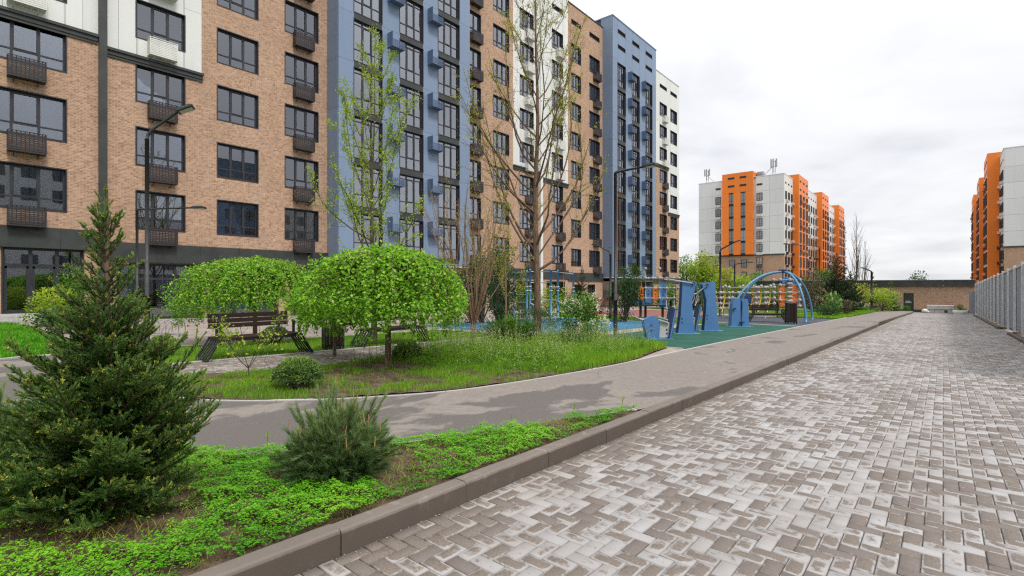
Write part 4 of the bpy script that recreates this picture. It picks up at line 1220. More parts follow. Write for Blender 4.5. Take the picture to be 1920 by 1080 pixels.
# ------------------------------------------------------------------ street lamps
def street_lamp(label, loc, h, arm, rise, rot, thick=0.06, head=0.42):
    r = thing('street_lamp', label, 'street lamp', loc, rot, 'street lamps of the courtyard')
    b = MB(); b.tube([(0, 0, -.1), (0, 0, 1.25)], thick*1.28, 12); b.tube([(0, 0, 1.25), (0, 0, h-rise*.15)], thick, 12); b.build('pole', M['lamp_metal'], r)
    b = MB(); b.tube([(0, 0, 0), (0, 0, .03)], thick*2.2, 12); b.build('base_plate', M['lamp_metal'], r)
    b = MB(); b.tube([(0, 0, h-rise*.15-.01), (.02, 0, h), (.10, 0, h+rise*.22), (arm, 0, h+rise)], [thick*.9, thick*.85, thick*.75, thick*.6], 10); b.build('arm', M['lamp_metal'], r)
    tilt = math.atan2(rise, arm)*0.6
    o = thing('tmp', '', '') if False else None
    b = MB(); b.cbox(-.02, head, -.15, .15, -.035, .035, .015); b.box(.02, head-.05, -.12, -.10, .035, .055); b.box(.02, head-.05, .10, .12, .035, .055)
    hd = b.build('lamp_head', M['lamp_metal'], r, (arm, 0, h+rise)); hd.rotation_euler = (0, -tilt, 0)
    b = MB(); b.box(.04, head-.04, -.12, .12, -.042, -.036); b.build('lens', M['lens'], hd)
    return r
def lamp_at(label, x, y, *a, **k): return street_lamp(label, ground3(x, y), *a, **k)
lamp_at('tall dark street lamp with upswept arm behind the big spruce', -14.2, 3.65, 5.0, .62, .62, R(62), thick=.046, head=.36)
lamp_at('street lamp with level arm beside the tall bare tree and green play surface', -7.77, 14.2, 5.2, .95, .06, R(5), thick=.05, head=.36)
lamp_at('slim lamp by the shop windows behind the spruce tip', -23.0, 5.6, 4.35, 2.0, .10, R(45), thick=.045)
lamp_at('slim lamp with arm towards the left before the far blue tower', -17.0, 30.4, 4.2, .9, .5, R(188), thick=.07)
lamp_at('lamp standing behind the blue training columns before the orange block', -12.0, 37.0, 4.6, .9, .55, R(20), thick=.07)
lamp_at('lamp before the tan base of the orange block above the climbing arch', -15.5, 52.0, 4.5, 1.2, .15, R(15), thick=.06)
lamp_at('lamp with arm to the left beside the conifers near the end wall', -5.8, 66.0, 4.2, .55, .28, R(215), thick=.09, head=.5)
lamp_at('lamp between the dark conifers and the last orange tower', -9.0, 56.0, 6.2, 2.6, .35, R(195), thick=.05)
# ------------------------------------------------------------------ benches, bins, racks
def make_bench(label, x, y, rot, group='slatted courtyard benches'):
    r = thing('park_bench', label, 'bench', ground3(x, y), rot, group)
    L = 0.86
    for k in range(6):
        b = MB(); yy = -.28+k*.098; b.cbox(-L, L, yy, yy+.082, .43, .465, .006); b.build('seat_slat', M['wood'], r)
    for k in range(3):
        b = MB(); zz = .62+k*.105; b.cbox(-L+.02, L-.02, .335+k*.012, .365+k*.012, zz, zz+.095, .006); b.build('backrest_slat', M['wood'], r)
    for s in (-1, 1):
        b = MB(); b.beam((s*.62, .30, .42), (s*.62, .37, .92), .04, .04, (0, 1, 0)); b.build('back_support', M['black_metal'], r)
        # splayed end frame filled with flat bars
        b = MB(); t = Vector((s*.84, 0, .43)); q = Vector((s*1.10, 0, 0.0))
        for yy in (-.29, .29): b.beam((t.x, yy, t.z), (q.x, yy, q.z), .026, .055, (0, 1, 0))
        b.beam((t.x, -.29, t.z), (t.x, .29, t.z), .05, .05); b.beam((q.x, -.29, q.z+.025), (q.x, .29, q.z+.025), .05, .05)
        o = b.build('end_frame', M['black_metal'], r)
        for k in range(4):
            yy = -.174+k*.116
            bb = MB(); bb.beam((t.x-s*.01, yy, t.z-.02), (q.x-s*.01, yy, q.z+.05), .018, .046, (0, 1, 0)); bb.build('end_bar', M['black_metal'], o)
    for s in (-1, 1):
        b = MB(); b.beam((s*.80, -.26, .46), (s*.80, -.26, .72), .045, .045, (0, 1, 0)); b.beam((s*.80, -.283, .70), (s*.80, .02, .70), .045, .045); b.beam((s*.80, 0.0, .70), (s*.80, .0, .46), .045, .045, (0, 1, 0)); b.build('armrest', M['black_metal'], r)
    b = MB(); b.box(-L+.05, L-.05, -.27, -.23, .385, .428); b.box(-L+.05, L-.05, .24, .28, .385, .428); b.build('seat_frame', M['black_metal'], r)
    return r
make_bench('dark timber bench with slatted end frames under the left weeping tree', -11.25, 4.88, R(90))
make_bench('dark slatted bench half hidden behind the right weeping tree', -11.4, 8.5, R(90))
make_bench('dark timber bench on the slate surface behind the blue training columns', -7.5, 31.0, R(38))
def make_bin(label, x, y, rot, w=.46, d=.36, h=.60):
    r = thing('litter_bin', label, 'litter bin', ground3(x, y), rot, 'litter bins by the benches')
    b = MB()
    for sx in (-1, 1):
        for sy in (-1, 1): b.box(sx*w/2-.025*(sx+1), sx*w/2+.025*(1-sx), sy*d/2-.025*(sy+1), sy*d/2+.025*(1-sy), 0, h)
    b.box(-w/2, w/2, -d/2, d/2, .07, .10); b.build('bin_frame', M['black_metal'], r)
    for k in range(5):
        yw = (w-.1)/5
        for sy in (-1, 1):
            b = MB(); a = -w/2+.05+k*yw; b.cbox(a+.006, a+yw-.006, sy*(d/2-.012)-.012, sy*(d/2-.012)+.012, .11, h-.03, .004); b.build('bin_slat', M['wood'], r)
    for sx in (-1, 1):
        b = MB(); b.box(sx*(w/2-.016)-.009, sx*(w/2-.016)+.009, -d/2+.05, d/2-.05, .11, h-.03); b.build('bin_side', M['black_metal'], r)
    b = MB(); b.cbox(-w/2-.01, w/2+.01, -d/2-.01, d/2+.01, h, h+.035, .008); b.build('bin_rim', M['black_metal'], r)
    return r
make_bin('dark slatted litter bin standing between the two benches', -11.35, 6.72, R(72))
make_bin('tall black litter bin on the slate surface under the blue climbing arch', -6.13, 30.1, R(30), .46, .42, 1.08)
rk = thing('bicycle_rack', 'grey hoop bicycle rack on the paving behind the big spruce', 'bicycle rack', ground3(-18.4, 5.05, .122), R(20))
b = MB(); b.beam((-.8, -.28, .02), (.8, -.28, .02), .04, .04); b.beam((-.8, .28, .02), (.8, .28, .02), .04, .04); b.build('base_rail', M['grey_steel'], rk)
for k in range(6):
    b = MB(); xx = -.7+k*.28; b.tube([(xx+.18*math.sin(math.pi*t/10), .28*math.cos(math.pi*t/10), .02+.46*math.sin(math.pi*t/10)) for t in range(11)], .016, 6); b.build('hoop', M['grey_steel'], rk)

# ------------------------------------------------------------------ outdoor training machines (blue)
TR = R(40)
def machine(label, x, y, rot=TR): return thing('training_machine', label, 'gym machine', ground3(x, y, .132), rot, 'blue outdoor gym machines')
def bolts(parent, pts, y):
    for (px, pz) in pts:
        b = MB(); b.tube([(px, y-.012, pz), (px, y, pz)], .028, 10); b.build('bolt_cap', M['blue_dark'], parent)
def base_plate(r, x0, x1, y0=-.28, y1=.28):
    b = MB(); b.cbox(x0, x1, y0, y1, -.005, .018, .006); b.build('base_plate', M['blue_pale'], r)
def seat_unit(r, x0, s=1):
    """seat board, side board and tilted backrest; s = +1 backrest on the right"""
    b = MB(); b.prism([(x0, .05), (x0+s*.30, .05), (x0+s*.34, .50), (x0+s*.02, .56)][::s], 'y', -.12, -.07); o = b.build('seat_side', M['grey_board'], r)
    bolts(o, [(x0+s*.24, .30), (x0+s*.24, .18)], -.12)
    b = MB(); b.prism([(x0-s*.05, .62), (x0+s*.30, .50), (x0+s*.30, .54), (x0-s*.05, .66)][::s], 'y', -.2, .2); b.build('seat', M['grey_board'], r)
    b = MB(); b.prism([(x0+s*.28, .02), (x0+s*.37, .02), (x0+s*.55, .98), (x0+s*.44, 1.0)][::s], 'y', -.2, .2); b.build('backrest', M['blue_dark'], r)
    b = MB(); b.prism([(x0+s*.30, .0), (x0+s*.35, .0), (x0+s*.53, .95), (x0+s*.48, .95)][::s], 'y', -.215, -.2); b.build('backrest_edge', M['blue_paint'], r)
m = machine('low blue seated training machine nearest the tall grass', -7.15, 15.75)
base_plate(m, -.45, .5)
b = MB(); b.prism([(-.33, 0), (.04, 0), (.05, .62), (-.08, .74), (-.15, .76), (-.42, .64), (-.44, .58)], 'y', -.22, -.10); o = b.build('front_panel', M['blue_paint'], m); bolts(o, [(-.20, .45), (-.20, .27)], -.22)
b = MB(); b.prism([(-.33, 0), (.04, 0), (.05, .62), (-.15, .74), (-.42, .60)], 'y', .10, .20); b.build('rear_panel', M['blue_paint'], m)
seat_unit(m, .08, 1)
b = MB(); b.tube([(-.30, -.16, .62), (-.55, -.2, .64), (-.72, -.2, .72), (-.80, -.2, .86)], .022, 8); b.tube([(-.30, .16, .62), (-.55, .2, .64), (-.72, .2, .72), (-.80, .2, .86)], .022, 8); b.build('handlebar', M['grey_steel'], m)
def column(r, sx=1, w=1.0):
    out = [(-.31, 0), (.31, 0), (.24, .69), (.21, 1.25), (.35, 1.78), (.39, 1.90), (.30, 1.95), (-.14, 1.97), (-.17, 1.30), (-.21, .69)]
    poly = [(a*sx*w, z) for a, z in out][::sx]
    b = MB(); b.prism(poly, 'y', -.17, -.13); b.build('front_panel', M['blue_paint'], r)
    b = MB(); b.prism(poly, 'y', .13, .17); b.build('rear_panel', M['blue_paint'], r)
    inner = [(a*.93*sx*w, z*.985+.005) for a, z in out][::sx]
    b = MB(); b.prism(inner, 'y', -.128, .128); b.build('column_core', M['blue_dark'], r)
m = machine('tall waisted blue training column with seat on its left and arms on top', -7.38, 18.8)
base_plate(m, -.45, .5); column(m); seat_unit(m, -1.0, 1)
o = m.children[2]; bolts(m, [(-.17, .56), (-.17, .42)], -.17)
b = MB(); b.tube([(-.72, -.22, 2.02), (-.4, -.22, 1.97), (.25, -.22, 1.86)], .024, 8); b.tube([(-.72, .22, 2.02), (-.4, .22, 1.97), (.25, .22, 1.86)], .024, 8); b.build('lever_arm', M['grey_steel'], m)
b = MB(); b.tube([(.25, -.24, 1.86), (.25, .24, 1.86)], .05, 10); b.build('pivot', M['blue_dark'], m)
b = MB(); b.tube([(.36, -.2, 1.80), (.42, -.2, 1.3), (.30, -.2, 1.05)], .022, 8); b.tube([(.36, .2, 1.80), (.42, .2, 1.3), (.30, .2, 1.05)], .022, 8); b.build('handle', M['grey_steel'], m)
m = machine('tall blue training column with pull-down bars reaching left, second of the pair', -7.24, 21.1)
base_plate(m, -.5, .45); column(m, -1); seat_unit(m, -.98, 1)
bolts(m, [(-.19, .62), (-.19, .48)], -.17)
b = MB(); b.tube([(-.2, -.22, 1.84), (-.62, -.22, 1.52), (-.95, -.22, 1.40)], .024, 8); b.tube([(-.2, .22, 1.84), (-.45, .22, 1.45), (-.52, .22, 1.12)], .024, 8); b.build('lever_arm', M['grey_steel'], m)
b = MB(); b.tube([(-.2, -.24, 1.84), (-.2, .24, 1.84)], .05, 10); b.build('pivot', M['blue_dark'], m)
m = machine('short twin-panel blue training machine with dark pedals', -7.33, 25.2)
base_plate(m, -.55, .55)
b = MB(); b.prism([(-.42, 0), (.02, 0), (.0, 1.22), (-.04, 1.30), (-.26, 1.32), (-.36, 1.05)], 'y', -.18, .18); b.build('side_panel', M['blue_paint'], m)
b = MB(); b.prism([(.10, 0), (.42, 0), (.38, 1.20), (.35, 1.28), (.10, 1.28)], 'y', -.14, .14); b.build('side_panel', M['blue_paint'], m)
b = MB(); b.tube([(.06, -.2, 1.18), (.06, -.2, .25)], .022, 8); b.beam((.06, -.3, .22), (.06, -.05, .22), .2, .04); b.build('pedal_bar', M['blue_dark'], m)
b = MB(); b.tube([(-.30, -.19, .82), (-.30, -.32, .82)], .05, 10); b.build('grip', M['blue_dark'], m)

# ------------------------------------------------------------------ pull-up rig
rig = thing('pull_up_rig', 'light blue pull-up rig with ladders, rings and bench boards on the blue play surface', 'exercise rig', ground3(-15.5, 20.5, .132))
ro = Vector(ground3(-15.5, 20.5, .132))
posts = {}
for key, (u, v) in {'a': (963, 600), 'b': (988, 601.5), 'c': (994, 604), 'd': (1033, 605.5), 'e': (1046, 604), 'f': (1075, 600)}.items():
    x, y = G(u, v); posts[key] = Vector((x, y, gz(x, y)+.13)) - ro
def rp(k, z): p = posts[k]; return (p.x, p.y, p.z+z)
for k in posts:
    b = MB(); b.tube([rp(k, -.05), rp(k, 2.55)], .055, 10); b.ball(rp(k, 2.57), .06, 8, 5); o = b.build('post', M['blue_pale'], rig)
    for z in (1.55, 1.75):
        bb = MB(); bb.tube([rp(k, z), rp(k, z+.08)], .08, 10); bb.build('collar', M['grey_steel'], o)
def rbar(a, b_, z0, z1=None, r_=.022, name='bar'):
    b = MB(); b.tube([rp(a, z0), rp(b_, z0 if z1 is None else z1)], r_, 8); b.build(name, M['grey_steel'], rig)
for z in (.55, .95, 1.35, 1.75, 2.1): rbar('a', 'b', z, name='rung')
rbar('a', 'c', 2.5); rbar('b', 'c', 2.5); rbar('c', 'd', 1.95); rbar('d', 'e', 2.5); rbar('e', 'f', 2.5); rbar('c', 'd', 2.5); rbar('c', 'e', 1.1); rbar('d', 'e', 1.75)
for t in (.35, .7):
    p = Vector(rp('e', 2.5)).lerp(Vector(rp('f', 2.5)), t)
    b = MB(); b.tube([p, p-Vector((0, 0, .75))], .008, 5); o = b.build('strap', M['grey_steel'], rig)
    b = MB(); c = p-Vector((0, 0, .86)); b.tube([c+Vector((.11*math.cos(a)*.77, .11*math.cos(a)*.64, .11*math.sin(a))) for a in [2*math.pi*k/12 for k in range(13)]], .016, 6); b.build('ring', M['yellow_plastic'], o)
for k0, z0, dx in (('c', .95, (1.0, 1.1)), ('e', 1.05, (1.15, 1.3))):
    a = Vector(rp(k0, z0)); e = a + Vector((dx[0], dx[1], -z0+.12)); b = MB(); b.beam(a, e, .30, .05); o = b.build('bench_board', M['grey_board'], rig)
    b = MB(); b.beam(e-Vector((0, 0, .12)), e-Vector((0, 0, .02)), .05, .05); b.build('board_foot', M['blue_pale'], o)

# ------------------------------------------------------------------ climbing frames of tubes and ball joints
def lattice(r, cols, rows, depth, rad=.075, missing=()):
    """ball joints on a grid joined by tubes"""
    for yi, yy in enumerate(depth):
        for ri, zz in enumerate(rows):
            xs = [x for ci, x in enumerate(cols) if (ci, ri) not in missing]
            if len(xs) > 1:
                b = MB(); b.tube([(xs[0], yy, zz), (xs[-1], yy, zz)], .022, 6); b.build('tube', M['grey_steel'], r)
            for x in xs:
                b = MB(); b.ball((x, yy, zz), rad, 10, 7); b.build('ball_joint', M['ball_grey'], r)
        for ci, x in enumerate(cols):
            zs = [z for ri, z in enumerate(rows) if (ci, ri) not in missing]
            if len(zs) > 1:
                b = MB(); b.tube([(x, yy, min(zs)), (x, yy, max(zs))], .02, 6); b.build('tube', M['grey_steel'], r)
    if len(depth) > 1:
        for ri, zz in enumerate(rows):
            for ci, x in enumerate(cols):
                if (ci, ri) in missing or (ci+ri) % 2: continue
                b = MB(); b.tube([(x, depth[0], zz), (x, depth[-1], zz)], .018, 6); b.build('tube', M['grey_steel'], r)
def vpanel(r, x0, x1, z0, z1, y, mat, holes=True):
    b = MB(); c = .06; b.prism([(x0+c, z0), (x1-c, z0), (x1, z0+c), (x1, z1-c), (x1-c, z1), (x0+c, z1), (x0, z1-c), (x0, z0+c)], 'y', y-.02, y+.02); o = b.build('play_panel', mat, r)
    if holes:
        for t in (.25, .5, .75):
            bb = MB(); bb.tube([((x0+x1)/2, y-.026, z0+(z1-z0)*t), ((x0+x1)/2, y-.021, z0+(z1-z0)*t)], .04, 8); bb.build('panel_stud', M['blue_dark'], o)
cf = thing('climbing_frame', 'tube and ball climbing frame with orange and blue panels behind the low blue machine', 'climbing frame', ground3(-12.2, 27.0, .125), R(40))
lattice(cf, [-1.12, -.72, -.33, .05, .43, 1.12], [.69, 1.26, 1.82, 2.36], [-.4, .5], missing=((0, 0), (1, 0), (2, 0), (3, 0), (0, 1), (0, 2), (2, 2), (2, 1)))
for x in (-.72, .05):
    b = MB(); b.tube([(x, -.4, 2.36), (x, -.4, 2.86)], .02, 6); o = b.build('tube', M['grey_steel'], cf); b = MB(); b.ball((x, -.4, 2.88), .085, 10, 7); b.build('ball_joint', M['ball_grey'], cf)
    b = MB(); b.tube([(x-.35, -.4, 2.36), (x-.3, -.4, 2.58), (x, -.4, 2.6), (x+.02, -.4, 2.36)], .02, 6); b.build('hand_loop', M['grey_steel'], cf)
vpanel(cf, -1.05, -.80, 1.20, 1.88, -.3, M['orange_plastic']); vpanel(cf, -.30, 0.0, 1.10, 1.85, -.3, M['orange_plastic'])
vpanel(cf, -.70, -.35, 1.0, 1.9, -.2, M['blue_paint']); vpanel(cf, .08, .48, .75, 2.1, -.25, M['blue_paint']); vpanel(cf, -1.1, -.5, .90, 1.2, -.15, M['blue_paint'], False)
for x, y in ((-.95, -.2), (-.55, .3), (.30, -.1), (.9, .4)):
    b = MB(); b.tube([(x, y, -.1), (x, y, 1.1)], .07, 10); b.build('leg', M['black_metal'], cf)
b = MB(); b.box(-1.0, .4, -.35, .45, .82, .88); b.build('platform', M['black_metal'], cf)
bf = thing('climbing_frame', 'low climbing frame with many grey balls and yellow struts behind the short twin-panel machine', 'climbing frame', ground3(-9.9, 36.0, .132), R(40))
lattice(bf, [-2.0, -1.45, -.85, -.3, .3, .9, 1.5], [.62, .95, 1.3, 1.65, 2.0], [-.5, .4], .115, missing=((0, 4), (2, 4), (5, 0), (3, 2), (1, 1), (4, 3)))
for k, x in enumerate((-1.75, -.6, .05, .6, 1.2)):
    b = MB(); b.tube([(x-.15, -.45, .4), (x, -.5, 1.2), (x+.1, -.4, 2.0)], .045, 7); b.build('strut', M['yellow_plastic'], bf); b = MB(); b.ball((x+.1, -.4, 2.08), .11, 10, 7); b.build('ball_joint', M['ball_grey'], bf)
for x in (-1.45, -.3, .9):
    for yy in (-.5, .4):
        b = MB(); b.tube([(x, yy, -.1), (x, yy, .62)], .03, 7); b.build('leg', M['grey_steel'], bf)
b = MB(); b.cbox(-.9, .1, -.55, -.45, .95, 1.55, .1); b.build('play_panel', M['blue_dark'], bf)
bt = thing('climbing_frame', 'ball-jointed climbing tower with orange panels seen through the blue arch', 'climbing frame', ground3(-8.15, 38.2, .132), R(40))
lattice(bt, [-.55, .1, .75], [.35, .8, 1.2, 1.7, 2.2, 2.55], [-.45, .4], .115, missing=((0, 0), (0, 1), (2, 0)))
vpanel(bt, -.62, -.20, .9, 2.15, -.35, M['orange_plastic']); vpanel(bt, .28, .62, .9, 2.15, -.3, M['orange_plastic']); vpanel(bt, -.35, .1, 2.25, 2.75, -.3, M['blue_paint']); vpanel(bt, .35, .7, 2.2, 2.7, -.3, M['blue_paint'])
for x in (-.05, .22):
    for k in range(7):
        b = MB(); b.ball((x*.5+.02, -.5, .55+k*.29), .12, 10, 7, .75); b.build('ball_joint', M['ball_grey'], bt)
for x in (-.5, .7):
    b = MB(); b.tube([(x, 0, -.1), (x, 0, 1.0)], .05, 8); b.build('leg', M['black_metal'], bt)
b = MB(); b.box(-.5, .7, -.3, .3, .75, .80); b.build('platform', M['orange_plastic'], bt)

# ------------------------------------------------------------------ arched swing frame
ax, ay = -7.55, 34.2
arch = thing('arched_swing_frame', 'arched frame of thick light blue tubes spanning the slate play surface', 'swing frame', ground3(ax, ay, .132))
ao = Vector(ground3(ax, ay, .132))
def gp(u, v): x, y = G(u, v); return Vector((x, y, gz(x, y)+.13)) - ao
apex = Vector((at_wall(1468, 33.4)-ax, 33.4-ay, 2.95))
L1, L2, R1, R2 = gp(1373, 602), gp(1384, 599), gp(1511, 605), gp(1523, 600)
def arc(a, ctr, n=14):
    out = []
    for k in range(n+1):
        t = k/n; p = a.lerp(ctr, 1-math.cos(t*math.pi/2)); p.z = a.z+(ctr.z-a.z)*math.sin(t*math.pi/2); out.append(p)
    return out
for foot in (L1, L2, R1, R2):
    b = MB(); b.tube(arc(foot, apex + (foot-apex)*0.02), .066, 12); o = b.build('arch_leg', M['blue_pale'], arch)
    bb = MB(); bb.tube([foot+Vector((0, 0, -.02)), foot+Vector((0, 0, .03))], .16, 12); bb.build('foot_plate', M['blue_pale'], o)
b = MB(); b.cbox(apex.x-.22, apex.x+.22, apex.y-.16, apex.y+.16, apex.z-.12, apex.z+.1, .03); b.build('apex_joint', M['blue_dark'], arch)
b = MB(); b.tube([apex+Vector((0, 0, -.1)), apex+Vector((0, 0, -.5))], .03, 6); b.build('hanger', M['blue_dark'], arch)

# ------------------------------------------------------------------ low railing round the far play area
rl = thing('low_railing', 'low dark railing behind the play area before the orange block', 'railing', ground3(-17.0, 47.5, .13))
ro2 = Vector(ground3(-17.0, 47.5, .13))
for k in range(13):
    p = Vector(ground3(-17.0+k*.75, 47.5+.1*k, .13))-ro2
    b = MB(); b.box(p.x-.03, p.x+.03, p.y-.03, p.y+.03, p.z, p.z+.95); b.build('railing_post', M['black_metal'], rl)
for z in (.25, .6, .92):
    b = MB(); b.beam((0, 0, z), (9.0, 1.2, z-.024), .04, .04); b.build('rail', M['black_metal'], rl)
# ------------------------------------------------------------------ plant tools
def leaf_arrays(P, D, N, L, W, fold=0.15):
    P = np.asarray(P, float); D = unit(D); N = unit(N - (N*D).sum(1, keepdims=True)*D)
    S = np.cross(D, N); n = len(P); L = np.broadcast_to(L, (n,))[:, None]; W = np.broadcast_to(W, (n,))[:, None]
    mid = P + D*L*0.42 + N*W*fold
    V = np.stack([P, mid + S*W*0.5, P + D*L, mid - S*W*0.5], 1)
    F = np.array([[0, 3, 2], [0, 2, 1]])[None] + (np.arange(n)*4)[:, None, None]
    return V.reshape(-1, 3), F.reshape(-1, 3)
def leaves(name, P, D, N, L, W, tint, mat, parent, fold=0.15):
    V, F = leaf_arrays(P, D, N, L, W, fold)
    return np_mesh(name, V, F, mat, parent, {'tint': np.repeat(np.clip(tint, 0, 1), 4)})
def rdir(n): return unit(rng.normal(0, 1, (n, 3)))
def needle_arrays(B, A, T, n_per, ln, w, ang=0.75, flat=0.0):
    """needles round shoots: B bases (m,3), A axes*length (m,3); T tint per shoot"""
    m = len(B); k = np.repeat(np.arange(m), n_per); nn = len(k)
    t = rng.random(nn); Ax = unit(A)[k]
    a1 = unit(np.cross(Ax, np.array([0.3, 0.2, 0.93]))); a2 = np.cross(Ax, a1)
    ph = rng.random(nn)*2*np.pi
    Rr = a1*np.cos(ph)[:, None] + a2*np.sin(ph)[:, None]
    P = B[k] + A[k]*t[:, None]
    an = ang*(1-0.45*t) * rng.uniform(0.8, 1.2, nn)
    D = unit(Ax*np.cos(an)[:, None] + Rr*np.sin(an)[:, None] + np.array([0, 0, 0.12]))
    l = ln*rng.uniform(0.75, 1.15, nn)
    S = unit(np.cross(D, rdir(nn)))*(w*0.5)
    V = np.stack([P-S, P+S, P+D*l[:, None]], 1).reshape(-1, 3)
    F = np.arange(nn*3).reshape(-1, 3)
    tint = np.clip(T[k] + rng.normal(0, 0.12, nn), 0, 1)
    return V, F, np.repeat(tint, 3)
def tubes_mesh(name, polys, mat, parent, n=5):
    """polys: list of (points (k,3), radii (k,))"""
    Vs, Fs, off = [], [], 0
    ang = np.arange(n)*2*np.pi/n; ca, sa = np.cos(ang), np.sin(ang)
    for P, r in polys:
        P = np.asarray(P, float); k = len(P); r = np.broadcast_to(r, (k,))
        T = unit(np.gradient(P, axis=0)); ref = np.array([0.41, 0.2, 0.87]) if abs(T[0, 2]) < 0.8 else np.array([1.0, 0.1, 0.05])
        a = unit(np.cross(T, ref)); b = np.cross(T, a)
        V = P[:, None] + (a[:, None]*ca[None, :, None] + b[:, None]*sa[None, :, None])*r[:, None, None]
        Vs.append(V.reshape(-1, 3))
        i, j = np.meshgrid(np.arange(k-1), np.arange(n), indexing='ij')
        Fs.append(np.stack([i*n+j, i*n+(j+1) % n, (i+1)*n+(j+1) % n, (i+1)*n+j], -1).reshape(-1, 4)+off); off += k*n
    return np_mesh(name, np.concatenate(Vs), np.concatenate(Fs), mat, parent, smooth=True)
def curve(p, d, length, bend=(0, 0, 0), wob=0.1, k=6):
    pts = [np.array(p, float)]; d = unit(d); st = length/(k-1)
    for i in range(k-1):
        d = unit(d + np.array(bend)*st + rng.normal(0, wob, 3)*math.sqrt(st)); pts.append(pts[-1]+d*st)
    return np.array(pts), d
def along(P, t):
    s = t*(len(P)-1); i = min(int(s), len(P)-2); f = s-i
    return P[i]*(1-f)+P[i+1]*f, unit(P[i+1]-P[i])

def plant(name, label, cat, x, y, group=None, h=UP): return thing(name, label, cat, ground3(x, y, h), 0, group)

# ------------------------------------------------------------------ spruce and pines with real needles
def spruce(label, x, y, H, Rm, nwhorl, ln=0.016, w=0.0032, dens=420, bud=True, group='spruces', mats=('needle_spruce', 'bark_brown'), lat_step=0.05, h=UP, nbr=(8, 11)):
    r = plant('spruce_tree', label, 'spruce tree', x, y, group, h)
    k0 = H/2.0
    tp = [(np.array([(0, 0, -.05), (0.01, 0, H*.3), (-.01, .01, H*.7), (0.0, 0.01, H)]), np.array([.04, .032, .018, .005])*k0)]
    B, A, T, BUD, br = [], [], [], [], []
    def shoot(p, d, l, t):
        B.append(p); A.append(unit(d)*l); T.append(t)
        if bud and rng.random() < (0.5 if t > .55 else .10): BUD.append((p+unit(d)*l, unit(d)))
    for i in range(nwhorl):
        f = (i+0.3)/nwhorl; z = H*(0.03+0.88*f)
        prof = np.interp(f, [0, .1, .2, .35, .5, .62, .75, .88, 1], [.95, 1.0, .92, .72, .50, .37, .26, .17, .09])
        nb_ = int(rng.integers(*nbr)) if f < 0.62 else int(rng.integers(4, 6))
        a0 = rng.random()*6.28
        for q in range(nb_):
            a = a0 + q*2*np.pi/nb_ + rng.normal(0, 0.2)
            Lb = Rm*prof*rng.uniform(0.72, 1.18)
            el = 0.10 + 0.80*f**.8 + rng.normal(0, 0.12)
            d = np.array([math.cos(a)*math.cos(el), math.sin(a)*math.cos(el), math.sin(el)])
            P, dl = curve((0, 0, z), d, Lb/math.cos(min(el, 1.0)), (0, 0, .55/k0), 0.10, 7)
            br.append((P, np.linspace(.010, .003, 7)*k0))
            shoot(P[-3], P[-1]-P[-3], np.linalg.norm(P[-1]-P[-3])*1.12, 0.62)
            st = lat_step*k0/max(Lb, .12); s = max(.10, .12/max(.2, Lb/k0)*.5)
            while s < 0.95:
                p, t = along(P, s); side = unit(np.cross(t, (0, 0, 1)))
                for sg in (-1, 1):
                    lt = (0.26*Lb*(1.08-s)+0.045*k0)*rng.uniform(0.7, 1.3)
                    dd = unit(t*0.95 + side*sg*rng.uniform(.45, .95) + np.array([0, 0, rng.uniform(-.05, .5)]))
                    tn = .16 + 0.40*s + rng.normal(0, .08)  # inner shade of the crown painted in: darker tint towards the trunk
                    shoot(p, dd, lt, tn)
                    if lt > 0.10*k0:
                        for _ in range(3):
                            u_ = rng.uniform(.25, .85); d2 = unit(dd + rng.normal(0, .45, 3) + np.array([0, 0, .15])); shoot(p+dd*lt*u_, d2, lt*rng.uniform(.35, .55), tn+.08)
                if rng.random() < .3:
                    shoot(p, unit(t*.7+np.array([0, 0, 1.0])+rng.normal(0, .25, 3)), .07*k0*rng.uniform(.8, 1.5), .3+.4*s)
                s += st*rng.uniform(.8, 1.2)
    shoot(np.array([0, 0, H*.80]), np.array([.02, .0, 1.0]), H*.20, .62)
    for z in np.linspace(H*.82, H*.97, 9):
        a = rng.random()*6.28; shoot(np.array([0, 0, z]), np.array([math.cos(a)*.7, math.sin(a)*.7, 1]), H*.035*rng.uniform(.6, 1.3), .66)
    tubes_mesh('trunk', tp, M[mats[1]], r, 8)
    tubes_mesh('branches', br, M[mats[1]], r, 4)['kind'] = 'stuff'
    B, A, T = np.array(B), np.array(A), np.array(T)
    cnt = np.maximum(6, (np.linalg.norm(A, axis=1)*dens).astype(int))
    V, F, tint = needle_arrays(B, A, T, cnt, ln, w)
    np_mesh('needles', V, F, M[mats[0]], r, {'tint': tint})['kind'] = 'stuff'
    if BUD:
        P = np.array([b[0] for b in BUD]); D = np.array([b[1] for b in BUD]); k = np.repeat(np.arange(len(P)), 8)
        V, F = leaf_arrays(P[k]-D[k]*.006, D[k]+rng.normal(0, .7, (len(k), 3)), rdir(len(k)), .014*rng.uniform(.7, 1.4, len(k)), .008, .2)
        np_mesh('buds', V, F, M['bud'], r, {'tint': np.repeat(rng.random(len(k)), 4)})['kind'] = 'stuff'
    return r
spruce('large young spruce with yellow-green buds in the near left bed', SPRUCE[0], SPRUCE[1], 2.02, 0.63, 26, ln=.020, w=.0062, dens=520, group=None, lat_step=.042, nbr=(10, 13))

